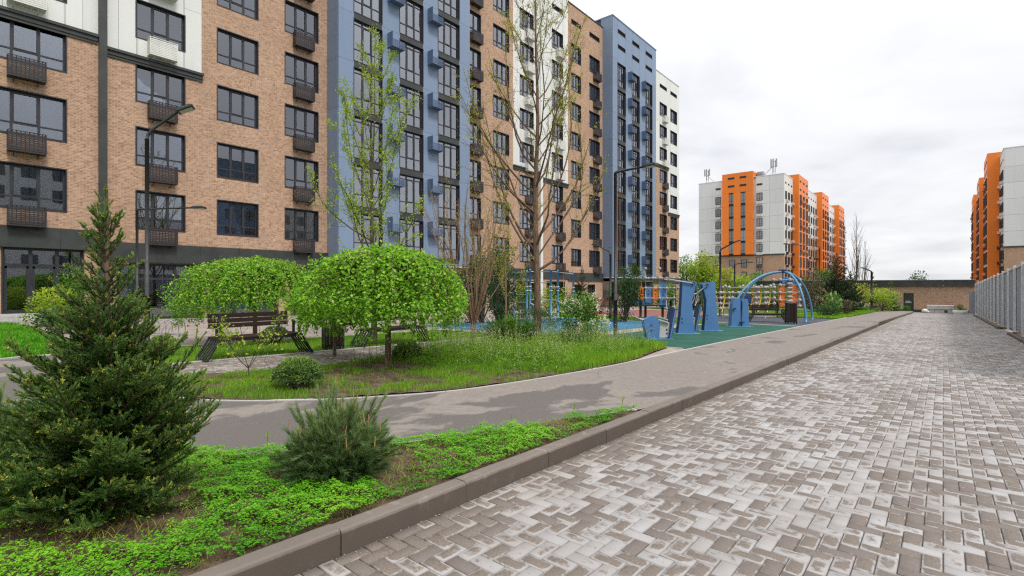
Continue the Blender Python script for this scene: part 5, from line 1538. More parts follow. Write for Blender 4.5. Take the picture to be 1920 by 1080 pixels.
def pine_bush(label, x, y, Rx, H, n, ln=0.062, w=0.0026, per=110, candles=True, mat='needle_pine', group='pine bushes', cat='pine shrub', h=UP):
    r = plant('pine_shrub', label, cat, x, y, group, h)
    B, A, T, br, cd = [], [], [], [], []
    for i in range(n):
        a = rng.random()*6.28; el = math.acos(rng.random()**0.9*0.98)    # from vertical
        d = np.array([math.cos(a)*math.sin(el), math.sin(a)*math.sin(el), math.cos(el)])
        reach = 1.0/np.sqrt((d[0]/Rx)**2+(d[1]/Rx)**2+(d[2]/H)**2)*rng.uniform(.62, 1.06)
        P, dl = curve((rng.normal(0, .03), rng.normal(0, .03), .02), unit(d+np.array([0, 0, .25])), reach, (d[0]*.2, d[1]*.2, .5), .28, 5)
        br.append((P, np.linspace(.010, .004, 5)))
        t0 = 0.25+0.5*max(0, d[2])
        for s in (0.45, .7):
            p, t = along(P, s); B.append(p); A.append((P[-1]-p)); T.append(t0-.12)
            for _ in range(2):
                d2 = unit(t+rng.normal(0, .8, 3)+np.array([0, 0, .15])); B.append(p); A.append(d2*rng.uniform(.08, .16)*H/.6); T.append(t0+rng.normal(0, .1))
        B.append(P[-2]); A.append((P[-1]-P[-2])*1.2); T.append(t0+.15)
        if candles and d[2] > .45 and rng.random() < .22: cd.append((np.array([P[-1], P[-1]+np.array([rng.normal(0, .008), rng.normal(0, .008), rng.uniform(.05, .13)])]), np.array([.0055, .003])))
    tubes_mesh('stems', br, M['bark_brown'], r, 4)['kind'] = 'stuff'
    V, F, tint = needle_arrays(np.array(B), np.array(A), np.array(T), per, ln, w, ang=.62)
    np_mesh('needles', V, F, M[mat], r, {'tint': tint})['kind'] = 'stuff'
    if cd: tubes_mesh('candles', cd, M['candle'], r, 5)['kind'] = 'stuff'
    return r
pine_bush('grey-green mountain pine with tan candles on the clover near the kerb', PINE[0], PINE[1], .44, .68, 240, per=70, w=.003)
gx, gy = G(-6, 880); pine_bush('pine bush cut by the left edge of the picture', gx, gy, .42, .78, 110)
gx, gy = G(955, 652); pine_bush('feathery bright green pine bush by the walk left of the bare tree', gx, gy, .85, .95, 120, .075, .007, 60, False, 'leaf_mid', 'round garden bushes', 'shrub')

# ------------------------------------------------------------------ clipped balls
def ball_bush(label, x, y, R_, H, n=2600, mat='needle_dark', ls=.035, lw=.008, group='clipped ball shrubs', h=UP):
    r = plant('ball_shrub', label, 'shrub', x, y, group, h)
    d = rdir(n); d[:, 2] = np.abs(d[:, 2])*1.25-.25; rad = (0.62+0.41*rng.random(n)**.6)*(1+.10*(vnoise(d[:, 0]*3+5, d[:, 1]*3+d[:, 2]*2, 1.3, 4)-.5)*2)
    P = d*rad[:, None]*np.array([R_, R_, H/2])+np.array([0, 0, H/2*.94])
    P[:, 2] = np.maximum(P[:, 2], .02)
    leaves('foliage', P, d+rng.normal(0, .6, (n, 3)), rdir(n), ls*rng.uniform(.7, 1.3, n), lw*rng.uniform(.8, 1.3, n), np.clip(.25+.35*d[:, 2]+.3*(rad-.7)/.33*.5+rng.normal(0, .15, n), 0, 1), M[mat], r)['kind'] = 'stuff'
    st = [(np.array([(0, 0, -.03), e*np.array([R_, R_, H/2])*.8+np.array([0, 0, H/2])]), np.array([.02, .006])) for e in rdir(22)*np.array([1, 1, .6])]
    tubes_mesh('stems', st, M['bark_grey'], r, 4)['kind'] = 'stuff'
    return r
for u, v, R_, H_, lab in ((559, 731, .33, .47, 'clipped dark ball shrub in the bed near the path, left of the weeping tree trunk'),
                          (765, 680, .29, .42, 'clipped dark ball shrub right behind the weeping tree trunk'),
                          (305, 668, .30, .44, 'clipped ball shrub half hidden behind the right side of the big spruce'),
                          (516, 644, .36, .46, 'clipped dark ball shrub behind the first bench')):
    gx, gy = G(u, v); ball_bush(lab, gx, gy, R_, H_, 8000, 'needle_spruce', ls=.042, lw=.013)
gx, gy = G(1000, 636); ball_bush('rounded dark thuja wrapped round the foot of the tall bare tree', gx-.15, gy+.25, .72, 1.0, 4600, 'leaf_dark', .05, .014, 'round garden bushes')

# ------------------------------------------------------------------ weeping mulberry trees
def weeping(label, x, y, H, Rx, nst, asym, low, trunk=.055, leaf=.075, nl=62, h=UP, open_=lambda a: 1.0):
    r = plant('weeping_tree', label, 'weeping tree', x, y, 'weeping mulberry trees', h)
    fork = np.array([0, 0, H*.74])
    tubes_mesh('trunk', [(np.array([(0, 0, -.05), (.01, .0, H*.25), (-.015, .01, H*.5), (0, 0, H*.75)]), np.array([trunk*1.15, trunk, trunk*.92, trunk*1.05]))], M['bark_brown'], r, 10)
    br, LP, LD, LN, LT = [], [], [], [], []
    for i in range(nst):
        a = rng.random()*6.28
        R_ = Rx*asym(a)*rng.uniform(.06, 1.03)**.5
        top = H*rng.uniform(.86, 1.0)*(1-.07*(R_/Rx)**2)
        zend = low(a)*rng.uniform(.62, 1.4) if R_ > Rx*.62 else H*rng.uniform(.42, .70)
        d = np.array([math.cos(a), math.sin(a), 0]); sd = np.array([-d[1], d[0], 0])
        ts = np.linspace(0, 1, 11); pts = []
        for t in ts:
            if t < .36: q = t/.36; rr = R_*.62*q; zz = fork[2]+(top-fork[2])*math.sin(q*math.pi/2)
            else: q = (t-.36)/.64; rr = R_*(.62+.38*math.sin(q*math.pi/2)); zz = top-(top-zend)*q**1.45
            pts.append(d*rr+np.array([0, 0, zz])+sd*rng.normal(0, .02)+rng.normal(0, .012, 3))
        P = np.array(pts); br.append((P, np.linspace(trunk*.26, .0025, 11)))
        n = int(nl*rng.uniform(.75, 1.25)*(0.6+.4*R_/Rx))
        for t in rng.uniform(.12, 1, n):
            p, tg = along(P, t)
            out = unit(np.array([p[0], p[1], 0.15])); 
            LP.append(p+rng.normal(0, .025, 3)); LD.append(unit(out*.6+rng.normal(0, .75, 3)+np.array([0, 0, -.35])+tg*.2)); LN.append(unit(out*.6+np.array([0, 0, .75])+rng.normal(0, .45, 3)))
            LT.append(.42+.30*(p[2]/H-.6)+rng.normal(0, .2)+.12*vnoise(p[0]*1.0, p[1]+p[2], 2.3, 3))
    # short leafy side twigs fill the dome between the long strands
    for i in range(int(nst*19)):
        a = rng.random()*6.28; q = rng.random()**.62*1.42; R_ = Rx*asym(a); lump = .76+.38*vnoise(a*1.7+9, q*3.5, 1.6, 12)
        if vnoise(a*4.5+3, q*6, 1.3, 44) < .24: continue
        if q < 1: rr, zz = math.sin(q*math.pi/2), H*(.58+.40*math.cos(q*math.pi/2)*(.92+.14*vnoise(a*2, q*4, 1.5, 7)))
        else:
            zl = low(a)*(.82+.45*vnoise(a*5, 3.3, 2.0, 31)); rr = 1.0; zz = H*.58-(H*.58-zl)*(q-1)/.42
            if rng.random() > open_(a): continue
        p = np.array([math.cos(a)*R_*rr*lump*1.02, math.sin(a)*R_*rr*lump*1.02, zz])
        p[:2] *= (1-.14*rng.random()); out = unit(np.array([p[0], p[1], .5]))
        for _ in range(2):
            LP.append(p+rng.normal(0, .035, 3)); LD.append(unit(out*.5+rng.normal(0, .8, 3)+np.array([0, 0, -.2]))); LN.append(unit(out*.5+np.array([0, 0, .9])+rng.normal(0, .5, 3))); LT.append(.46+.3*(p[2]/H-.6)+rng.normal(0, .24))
    # thin dead strands hanging inside
    for i in range(int(nst*.45)):
        a = rng.random()*6.28; rr = Rx*rng.uniform(.15, .7)*asym(a); z1 = H*rng.uniform(.6, .8)
        p = np.array([math.cos(a)*rr, math.sin(a)*rr, z1]); e = p+np.array([math.cos(a)*.12, math.sin(a)*.12, -H*rng.uniform(.15, .33)])
        br.append((np.array([p, (p+e)/2+rng.normal(0, .02, 3), e]), np.array([.004, .003, .002])))
    tubes_mesh('branches', br, M['twig'], r, 4)['kind'] = 'stuff'
    n = len(LP); l = leaf*rng.uniform(.6, 1.25, n)
    leaves('crown', np.array(LP), np.array(LD), np.array(LN), l, l*.72, np.array(LT), M['leaf_mulberry'], r, .18)['kind'] = 'stuff'
    return r
IMG_R = np.array([math.cos(YAW), math.sin(YAW)])           # towards the right of the view
def side_of(a): return math.cos(a)*IMG_R[0]+math.sin(a)*IMG_R[1]
gx, gy = G(727, 691)
weeping('weeping mulberry with dense bright green dome nearest the path', gx, gy, 2.26, 1.42, 210, lambda a: 1.0+.16*max(0, -side_of(a)), lambda a: .94-.10*side_of(a), leaf=.060, nl=170)
gx, gy = G(478, 642)
weeping('weeping mulberry spreading over the left bench', gx, gy, 2.30, 1.70, 220, lambda a: 1.0+.18*max(0, -side_of(a)), lambda a: 1.0-.35*max(0, -side_of(a)), leaf=.058, nl=170, open_=lambda a: .55+.45*max(0, -side_of(a)))
gx, gy = G(598, 668)
weeping('small low weeping mulberry tucked between the two larger domes', gx+.2, gy+.25, 1.48, .70, 75, lambda a: 1.0, lambda a: .72, trunk=.035, leaf=.064, nl=120)

# ------------------------------------------------------------------ open trees
def open_tree(name, label, x, y, H, trunk_r, fork, nbr, spread, leaf_mat, nleaf, leaf_len, bark='bark_grey', up=0.55, group='open young trees', lean=(0, 0), twigs=5, h=UP, len_f=.55, leader=True, clump=3):
    r = plant(name, label, 'tree', x, y, group, h)
    tz = np.linspace(0, H, 12); TP = np.stack([lean[0]*tz/H+.03*np.sin(tz*1.1), lean[1]*tz/H+.03*np.cos(tz*.9), tz], 1); TP[0, 2] = -.08
    tr = trunk_r*(1-.93*(tz/H)**.85); tr[0] *= 1.25
    if not leader:
        kk = max(3, int(12*fork/H)+1); TP, tr = TP[:kk], tr[:kk]
    tubes_mesh('trunk', [(TP, tr)], M[bark], r, 9)
    br, tips = [], []
    for i in range(nbr):
        f = fork/H+(0.97-fork/H)*((i+rng.random())/nbr)**1.15 if leader else fork/H*rng.uniform(.75, 1)
        p, t = along(TP, min(.985, f*(1 if leader else H/fork*.97)))
        a = i*2.4+rng.normal(0, .3)
        el = up+rng.normal(0, .12)+.25*f
        d = np.array([math.cos(a)*math.cos(el), math.sin(a)*math.cos(el), math.sin(el)])
        Lb = H*len_f*(1.08-f)**.8*rng.uniform(.75, 1.15) if leader else H*len_f*rng.uniform(.8, 1.1)
        P, dl = curve(p, d, Lb, (-d[0]*.25*spread, -d[1]*.25*spread, .30), .14, 9)
        r0 = max(.005, trunk_r*.42*(1.05-f)) if leader else trunk_r*.35
        br.append((P, np.linspace(r0, .004, 9)))
        for j in range(twigs):
            s = rng.uniform(.25, .97); q, t = along(P, s)
            d2 = unit(t+rng.normal(0, .55, 3)+np.array([0, 0, .2])); L2 = Lb*rng.uniform(.16, .42)*(1.15-s)+.12
            P2, _ = curve(q, d2, L2, (0, 0, .35), .2, 5); br.append((P2, np.linspace(max(.003, r0*.35*(1-s)+.002), .002, 5))); tips.append((P2, .15))
            for k in range(2):
                s3 = rng.uniform(.3, .95); q3, t3 = along(P2, s3); P3, _ = curve(q3, unit(t3+rng.normal(0, .6, 3)), L2*rng.uniform(.25, .5), (0, 0, .3), .2, 4); br.append((P3, np.linspace(.003, .0015, 4))); tips.append((P3, .1))
        tips.append((P, .35))
    tubes_mesh('branches', br, M[bark], r, 4)['kind'] = 'stuff'
    if nleaf:
        w = np.array([len(t[0])*np.linalg.norm(t[0][-1]-t[0][0]) for t in tips]); w = w/w.sum()
        LP, LT = [], []
        for k in rng.choice(len(tips), nleaf//clump, p=w):
            P, lo = tips[k]; q, t = along(P, rng.uniform(lo, 1)); tt = rng.normal(.5, .22)
            for _ in range(clump): LP.append(q+rng.normal(0, leaf_len*.7, 3)); LT.append(tt+rng.normal(0, .1))
        n = len(LP); l = leaf_len*rng.uniform(.55, 1.3, n)
        leaves('crown', np.array(LP), rdir(n)+np.array([0, 0, .2]), rdir(n), l, l*.62, np.array(LT), M[leaf_mat], r)['kind'] = 'stuff'
    return r
gx, gy = G(1006, 634)
open_tree('tall_tree', 'tall bare tree with rising branches and sparse yellow leaves in front of the block', gx, gy, 12.5, .125, 2.0, 42, .25, 'leaf_yellow', 10000, .05, 'bark_brown', .60, None, twigs=11, len_f=.50)
gx, gy = G(700, 642)
open_tree('young_poplar', 'slender lime-green poplar rising behind the right weeping tree', gx, gy, 8.2, .075, 1.3, 28, .35, 'leaf_lime', 9000, .060, 'bark_grey', .74, twigs=10, len_f=.50, clump=4)
gx, gy = G(884, 657)
open_tree('tall_shrub', 'vase-shaped bare shrub with reddish stems right of the weeping trees', gx, gy, 4.0, .06, .35, 30, .45, 'leaf_yellow', 1700, .04, 'bark_red', 1.12, leader=False, len_f=.88, twigs=5)
gx, gy = G(905, 640)
open_tree('slim_tree', 'slim yellow-leaved sapling behind the reddish shrub', gx, gy+1.0, 4.6, .04, .6, 14, .6, 'leaf_yellow', 1500, .05, 'bark_red', .95, len_f=.34, twigs=5)
gx, gy = G(462, 712)
open_tree('garden_sapling', 'thin leafy sapling in the bed in front of the left bench', gx, gy, 1.25, .013, .12, 9, .3, 'leaf_lime', 420, .05, 'bark_grey', .75, leader=False, len_f=.85, twigs=3)

# ------------------------------------------------------------------ leafy bushes and far trees
def bush(name, label, cat, x, y, Rx, H, n, ls, mat, group, base=.05, lobes=9, h=UP, stem='bark_grey', flowers=0, wr=.6):
    r = plant(name, label, cat, x, y, group, h)
    c = rdir(lobes)*np.array([.55*Rx, .55*Rx, .0]); c[:, 2] = base*H+(H*(1-base))*rng.uniform(.10, .80, lobes); c[0] = (0, 0, H*.74)
    rr = Rx*rng.uniform(.38, .62, lobes); rz = np.minimum(H*.30, rr*1.1)
    k = rng.integers(0, lobes, n); d = rdir(n); q = (0.55+.5*rng.random(n)**.6)
    P = c[k]+d*q[:, None]*np.stack([rr[k], rr[k], rz[k]], 1)
    P[:, 2] = np.clip(P[:, 2], .03, H*1.02)
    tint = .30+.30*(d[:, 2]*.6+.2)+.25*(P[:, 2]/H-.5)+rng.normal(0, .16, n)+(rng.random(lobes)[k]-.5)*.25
    l = ls*rng.uniform(.6, 1.35, n)
    leaves('foliage', P, d+rng.normal(0, .7, (n, 3)), rdir(n)+d*.8+np.array([0, 0, .5]), l, l*wr, tint, M[mat], r)['kind'] = 'stuff'
    st = [(np.array([(rng.normal(0, .04), rng.normal(0, .04), -.05), ci*np.array([.45, .45, .5]), ci]), np.array([.03, .02, .008])*max(.5, H/2)) for ci in c]
    tubes_mesh('stems', st, M[stem], r, 5)['kind'] = 'stuff'
    if flowers:
        kf = rng.integers(0, lobes, flowers); df = rdir(flowers); df[:, 2] = np.abs(df[:, 2]); C0 = c[kf]+df*np.stack([rr[kf], rr[kf], rz[kf]], 1)*1.22
        m_ = np.repeat(np.arange(flowers), 26); nn = len(m_)
        PP = C0[m_]+rng.normal(0, 1, (nn, 3))*np.array([.035, .035, .06])
        leaves('blossom', PP, rdir(nn), rdir(nn), .042, .036, rng.random(nn), M['flower'], r)['kind'] = 'stuff'
    return r
def B_(u, v, *a, dx=0, dy=0, **k):
    gx, gy = G(u, v); return a, gx+dx, gy+dy
gx, gy = G(1090, 646); bush('flowering_shrub', 'cream-flowering lilac shrub left of the lamp by the green play surface', 'shrub', gx, gy, .66, 1.45, 2400, .085, 'leaf_mid', 'flowering shrubs', flowers=46)
gx, gy = G(1075, 655); bush('low_shrub', 'low dark shrub at the foot of the cream-flowering lilac', 'shrub', gx, gy, .55, .55, 900, .06, 'leaf_dark', 'low garden shrubs')
gx, gy = G(935, 615); bush('evergreen_shrub', 'tall dark evergreen shrub left of the pull-up rig', 'shrub', gx, gy, 1.05, 3.7, 5200, .085, 'leaf_dark', 'evergreen shrubs', base=.02, lobes=16)
gx, gy = G(905, 606); bush('evergreen_shrub', 'second dark evergreen shrub behind the reddish vase-shaped shrub', 'shrub', gx, gy, 1.1, 3.4, 3600, .10, 'leaf_dark', 'evergreen shrubs', base=.02, lobes=14)
gx, gy = G(1172, 603); bush('evergreen_shrub', 'dark upright yew right of the lamp by the climbing frame', 'shrub', gx, gy, 1.0, 3.2, 3000, .10, 'leaf_dark', 'evergreen shrubs', base=.02, lobes=12)
for u, v, Rx, H_, n, mt, lab in ((95, 612, .95, 1.35, 2600, 'leaf_lime', 'rounded yellow-green bush before the shop doors'), (140, 604, 1.0, 2.3, 2600, 'leaf_mid', 'taller mid-green bush before the brick pier behind the spruce'),
                                 (112, 626, .8, .75, 1500, 'leaf_dark', 'low dark juniper below the yellow-green bush'), (235, 612, .7, 1.1, 1200, 'leaf_mid', 'green bush seen through the spruce near the lamp'),
                                 (1030, 592, 1.1, 1.9, 1200, 'leaf_lime', 'light green bush behind the pull-up rig'), (1065, 590, 1.2, 1.8, 1200, 'leaf_mid', 'mid-green bush behind the rings of the rig'),
                                 (1125, 588, .9, 1.1, 900, 'leaf_red', 'reddish barberry bush behind the lilac'), (985, 590, 1.2, 1.7, 1200, 'leaf_mid', 'green bush behind the left ladders of the rig')):
    gx, gy = G(u, v); bush('garden_bush', lab, 'shrub', gx, gy, Rx, H_, n, .085 if gy < 12 else .11, mt, 'bushes along the block')
spruce('small dark spruce before the brick wall right of the pull-up rig', *G(1091, 590), 3.4, 1.1, 13, ln=.05, w=.02, dens=130, nbr=(6, 8), bud=False, group='distant spruces', mats=('needle_dark', 'bark_brown'), lat_step=.09)
spruce('tall dark spruce in the garden by the end wall', -7.3, 54.0, 5.4, 2.2, 17, ln=.10, w=.035, dens=60, nbr=(6, 8), bud=False, group='distant spruces', mats=('needle_dark', 'bark_brown'), lat_step=.10)
spruce('second darker spruce right beside the tall spruce in the garden', -6.6, 57.0, 3.9, 1.5, 13, ln=.09, w=.035, dens=70, nbr=(6, 8), bud=False, group='distant spruces', mats=('needle_dark', 'bark_brown'), lat_step=.11)
bush('brown_pine', 'brownish sparse pine left of the dark garden spruces', 'tree', -8.9, 52.0, 1.5, 3.9, 1900, .16, 'leaf_olive', 'garden trees', stem='bark_brown')
bush('flowering_shrub', 'white-flowering shrub in front of the dark garden spruces', 'shrub', -6.7, 46.5, .95, 1.75, 1500, .11, 'leaf_mid', 'flowering shrubs', flowers=40)
bush('low_shrub', 'dark green spreading juniper at the near end of the garden lawn', 'shrub', -6.6, 43.2, .95, .85, 1800, .09, 'leaf_dark', 'low garden shrubs', lobes=7)
bush('low_shrub', 'bronze-green low shrub beside the white-flowering one', 'shrub', -6.0, 48.6, .8, 1.2, 1100, .10, 'leaf_olive', 'low garden shrubs', lobes=7)
bush('garden_bush', 'ochre yellow bush before the brick end wall', 'shrub', -7.2, 67.5, 1.7, 3.0, 1500, .16, 'leaf_yellow', 'garden trees', stem='bark_red')
bush('garden_bush', 'bright green bush right of the garden lamp', 'shrub', -4.9, 66.5, 1.5, 2.3, 1600, .15, 'leaf_lime', 'garden trees')
spruce('young blue-green pine between the lamp and the door', -4.4, 69.5, 3.3, 1.1, 8, ln=.14, w=.05, dens=60, nbr=(5, 7), bud=False, group='garden pines', mats=('needle_pine', 'bark_brown'), lat_step=.2)
spruce('taller thin pine behind the garden lamp', -6.2, 71.5, 4.3, 1.0, 8, ln=.14, w=.05, dens=60, nbr=(5, 7), bud=False, group='garden pines', mats=('needle_pine', 'bark_brown'), lat_step=.2)
bush('flowering_shrub', 'small pale-flowering shrub just left of the service door', 'shrub', -4.0, 71.0, .7, 1.0, 600, .12, 'leaf_mid', 'flowering shrubs', flowers=22)
bush('low_shrub', 'low green plant at the foot of the service door', 'shrub', -3.0, 72.3, .55, .55, 400, .10, 'leaf_mid', 'low garden shrubs', lobes=5)
bush('flowering_shrub', 'white blossom patch left of the garden lamp', 'shrub', -6.6, 64.0, .9, .8, 700, .12, 'leaf_mid', 'flowering shrubs', flowers=45)
bush('planter_shrub', 'small clipped shrub growing in the white planter bowl', 'shrub', 1.35, 70.2, .5, .55, 700, .07, 'leaf_mid', None, h=.36, lobes=6)
def far_tree(label, x, y, H, Rx, mat, n=1800, ls=.32, trunk=.12, base=.22, group='trees between the blocks'):
    return bush('leafy_tree', label, 'tree', x, y, Rx, H, n, ls, mat, group, base=base, lobes=15, stem='bark_grey')
for u, Y, H_, Rx, mt, lab in ((1287, 88, 9.0, 2.2, 'leaf_mid', 'mid-green tree at the right end of the long block'), (1272, 92, 8.0, 2.2, 'leaf_lime', 'lime tree half behind the right end of the long block'), (1303, 84, 7.5, 1.7, 'leaf_lime', 'narrow lime tree between the long block and the orange block'),
                              (1330, 66, 7.6, 1.9, 'leaf_lime', 'airy lime-green tree before the pale flank of the orange block'), (1350, 72, 6.0, 1.9, 'leaf_yellow', 'yellowish tree behind the lamp and blue columns'), (1385, 70, 4.2, 1.8, 'leaf_lime', 'low lime tree above the short blue machine'),
                              (1420, 76, 4.4, 1.8, 'leaf_mid', 'green tree behind the left leg of the arch'), (1500, 86, 4.4, 1.6, 'leaf_mid', 'green tree at the base of the first orange tower'), (1548, 95, 6.5, 1.4, 'leaf_mid', 'ivy-green narrow tree beside the second orange tower'), (1250, 52, 2.6, 1.6, 'leaf_mid', 'green bush mass behind the climbing frame'), (1300, 50, 2.4, 1.7, 'leaf_dark', 'dark bush behind the first tall training column'), (1450, 60, 2.6, 1.6, 'leaf_mid', 'bush behind the ball tower')):
    x = at_wall(u, Y); far_tree(lab, x, Y, H_, Rx, mt, n=2000 if Y > 60 else 1600, ls=.28 if Y > 60 else .2)
gx = at_wall(1606, 92); open_tree('bare_poplar', 'tall bare poplar rising behind the dark garden spruces', gx, 92, 13.5, .15, 1.2, 40, .5, 'leaf_yellow', 0, .1, 'bark_grey', 1.12, 'bare poplars', twigs=5, len_f=.5)
gx = at_wall(1622, 96); open_tree('bare_poplar', 'shorter bare poplar to the right of the tallest one', gx, 96, 10.0, .12, 1.2, 28, .5, 'leaf_yellow', 0, .1, 'bark_grey', 1.15, 'bare poplars', twigs=5, len_f=.5)
gx = at_wall(1723, 99); bush('leafy_tree', 'tree tops just showing above the roof of the service building', 'tree', gx, 99, 2.0, 5.3, 1200, .25, 'leaf_dark', 'trees between the blocks', base=.3, lobes=10)

# ------------------------------------------------------------------ ground cover
def inside_bed1(x, y): return (x < -2.83) & (x > -13) & (y < np.interp(x, ne[order, 0], ne[order, 1])-.05) & (y > -1.6)
def scatter(n, x0, x1, y0, y1): return rng.uniform(x0, x1, n), rng.uniform(y0, y1, n)
x, y = scatter(430000, -6.4, -2.83, -1.0, 5.8)
ok = inside_bed1(x, y); x, y = x[ok], y[ok]
r1 = np.hypot(x-SPRUCE[0], y-SPRUCE[1]); r2 = np.hypot(x-PINE[0], y-PINE[1])
cover = fbm(x, y, 1.6, 21)+.12*vnoise(x, y, 9, 33)
dens = np.clip((cover-.41)/.09, .06, 1)*np.clip((vnoise(x, y, 7.5, 2)-.12)/.2, .25, 1); dens = np.maximum(dens, np.clip((x+3.05)/.1, 0, 1)*.4)
dens *= np.clip((r1-.50+.30*(vnoise(x, y, 3, 8)-.5))/.14, .02, 1)*np.clip((r2-.26)/.12, .05, 1)
# thin out where nothing of the bed shows
ok = rng.random(len(x)) < dens*.62; x, y = x[ok], y[ok]
n = len(x); mound = np.clip((fbm(x, y, 1.6, 21)-.34)/.25, 0, 1)
zt = -SLOPE*y+bed1_h(x, y)+.012+.05*mound*rng.uniform(.5, 1, n)+.055*(vnoise(x, y, 7.5, 2)*vnoise(x, y, 19, 6))*1.6
a = rng.random(n)*6.28; k = np.repeat(np.arange(n), 3); aa = a[k]+np.tile([0, 2.09, 4.19], n)
D = np.stack([np.cos(aa), np.sin(aa), rng.normal(.05, .28, n*3)], 1)
N = np.stack([rng.normal(0, .25, n*3), rng.normal(0, .25, n*3), np.ones(n*3)], 1)
l = (.0100*rng.uniform(.6, 1.4, n))[k]
tint = np.clip(.20+.30*mound+.40*vnoise(x, y, 7.5, 2)*vnoise(x, y, 19, 6)*1.6+.35*(vnoise(x, y, 2.2, 41)-.5)+rng.normal(0, .13, n), 0, 1)[k]  # low leaves tinted darker: shade between the mounds is put into the colour
o = leaves('clover', np.stack([x, y, zt], 1)[k], D, N, l, l*.9, tint, M['clover'], None, .1)
tag(o, 'bright green clover carpeting the near bed along the kerb', 'clover', kind='stuff')

def blades(x, y, z, hgt, w, tint, name, mat, lean=.35):
    n = len(x); a = rng.random(n)*6.28; L = np.stack([np.cos(a), np.sin(a), np.zeros(n)], 1)*(hgt*lean*rng.uniform(.2, 1.4, n))[:, None]
    s = np.stack([-np.sin(a), np.cos(a), np.zeros(n)], 1)*(w/2)[:, None] if False else unit(rdir(n)*np.array([1, 1, .05]))*(w/2)[:, None]
    b0 = np.stack([x, y, z], 1); up = np.array([0, 0, 1.0])
    m1 = b0+L*.35+up*(hgt*.55)[:, None]; tp = b0+L+up*(hgt*.93)[:, None]
    V = np.stack([b0-s, b0+s, m1-s*.8, m1+s*.8, tp], 1).reshape(-1, 3)
    base = (np.arange(n)*5)[:, None]
    F = np.concatenate([base+np.array([0, 1, 3]), base+np.array([0, 3, 2]), base+np.array([2, 3, 4])])
    return np_mesh(name, V, F, mat, None, {'tint': np.repeat(np.clip(tint, 0, 1), 5)})
# the tree bed: short yellowish grass near the left, tall weeds and grass to the right
x, y = scatter(115000, -9.6, -5.0, 2.35, 13.25)
inb = (x < np.interp(y, fe[10:, 1], fe[10:, 0])-.02-tip_off(y)) & (x > np.interp(y, wn_[wo, 1], wn_[wo, 0])+.05)
x, y = x[inb], y[inb]
tx, ty = G(727, 691)
rt = np.hypot((x-tx)*1.0, y-ty)
tall = np.clip((y-6.1-.5*(x+7))/2.4, 0, 1)*np.clip((fbm(x, y, 1.1, 5)-.25)/.2, .25, 1)
dens = np.clip((fbm(x, y, 2.4, 17)-.40)/.12, .04, 1)*np.clip((rt-.55)/.25, .03, 1); dens = np.maximum(dens, tall)
ok = rng.random(len(x)) < dens; x, y, tall = x[ok], y[ok], tall[ok]
n = len(x); z = -SLOPE*y+bed2_h(x, y)-.01
hg = (.05+.05*rng.random(n))+tall*rng.uniform(.04, .20, n)
o = blades(x, y, z, hg, .006+.005*tall*rng.random(n), .42+.25*tall*rng.random(n)+rng.normal(0, .17, n)+.25*(vnoise(x, y, 1.3, 77)-.5), 'bed_grass', M['grass'])
tag(o, 'fresh green grass growing in the bed under the weeping tree and bare tree', 'grass', kind='stuff')
# flowering weeds with upright stems
wx, wy = scatter(3800, -9.2, -5.15, 4.6, 13.1)
inb = (wx < np.interp(wy, fe[10:, 1], fe[10:, 0])-.12-tip_off(wy)) & (wx > np.interp(wy, wn_[wo, 1], wn_[wo, 0])+.05)
td = np.clip((wy-6.1-.5*(wx+7))/2.0, 0, 1)*np.clip((fbm(wx, wy, .9, 55)-.33)/.2, .05, 1)
inb &= rng.random(len(wx)) < td; wx, wy = wx[inb], wy[inb]
hw = rng.uniform(.26, .66, len(wx)); wz = -SLOPE*wy+bed2_h(wx, wy)
ln_ = rng.normal(0, .10, (len(wx), 2))
k = np.repeat(np.arange(len(wx)), 34); t = rng.random(len(k))
P = np.stack([wx[k]+ln_[k, 0]*t*hw[k], wy[k]+ln_[k, 1]*t*hw[k], wz[k]+t*hw[k]], 1)+rng.normal(0, .012, (len(k), 3))
a = rng.random(len(k))*6.28; D = np.stack([np.cos(a), np.sin(a), rng.uniform(.1, .9, len(k))], 1)
l = .075*(1.05-t*.8)*rng.uniform(.6, 1.2, len(k))
o = leaves('weed_leaves', P, D, rdir(len(k))*.4+np.array([0, 0, 1]), l, l*.32, .35+.45*t+rng.normal(0, .15, len(k)), M['weed'], None)
tag(o, 'tall leafy weeds with upright stems in the bed by the path', 'weeds', kind='stuff')
st = [(np.array([(wx[i], wy[i], wz[i]-.02), (wx[i]+ln_[i, 0]*hw[i], wy[i]+ln_[i, 1]*hw[i], wz[i]+hw[i])]), np.array([.003, .0015])) for i in range(len(wx))]
o = tubes_mesh('weed_stems', st, M['twig'], None, 3); tag(o, 'thin green stems of the tall weeds by the path', 'weeds', kind='stuff')
kf = np.repeat(np.arange(len(wx)), 3); P = np.stack([wx[kf]+ln_[kf, 0]*hw[kf], wy[kf]+ln_[kf, 1]*hw[kf], wz[kf]+hw[kf]], 1)+rng.normal(0, 1, (len(kf), 3))*np.array([.02, .02, .04])
o = leaves('weed_flowers', P, rdir(len(kf)), rdir(len(kf)), .013, .013, rng.random(len(kf)), M['flower'], None); tag(o, 'tiny white flowers topping the tall weeds', 'flowers', kind='stuff')
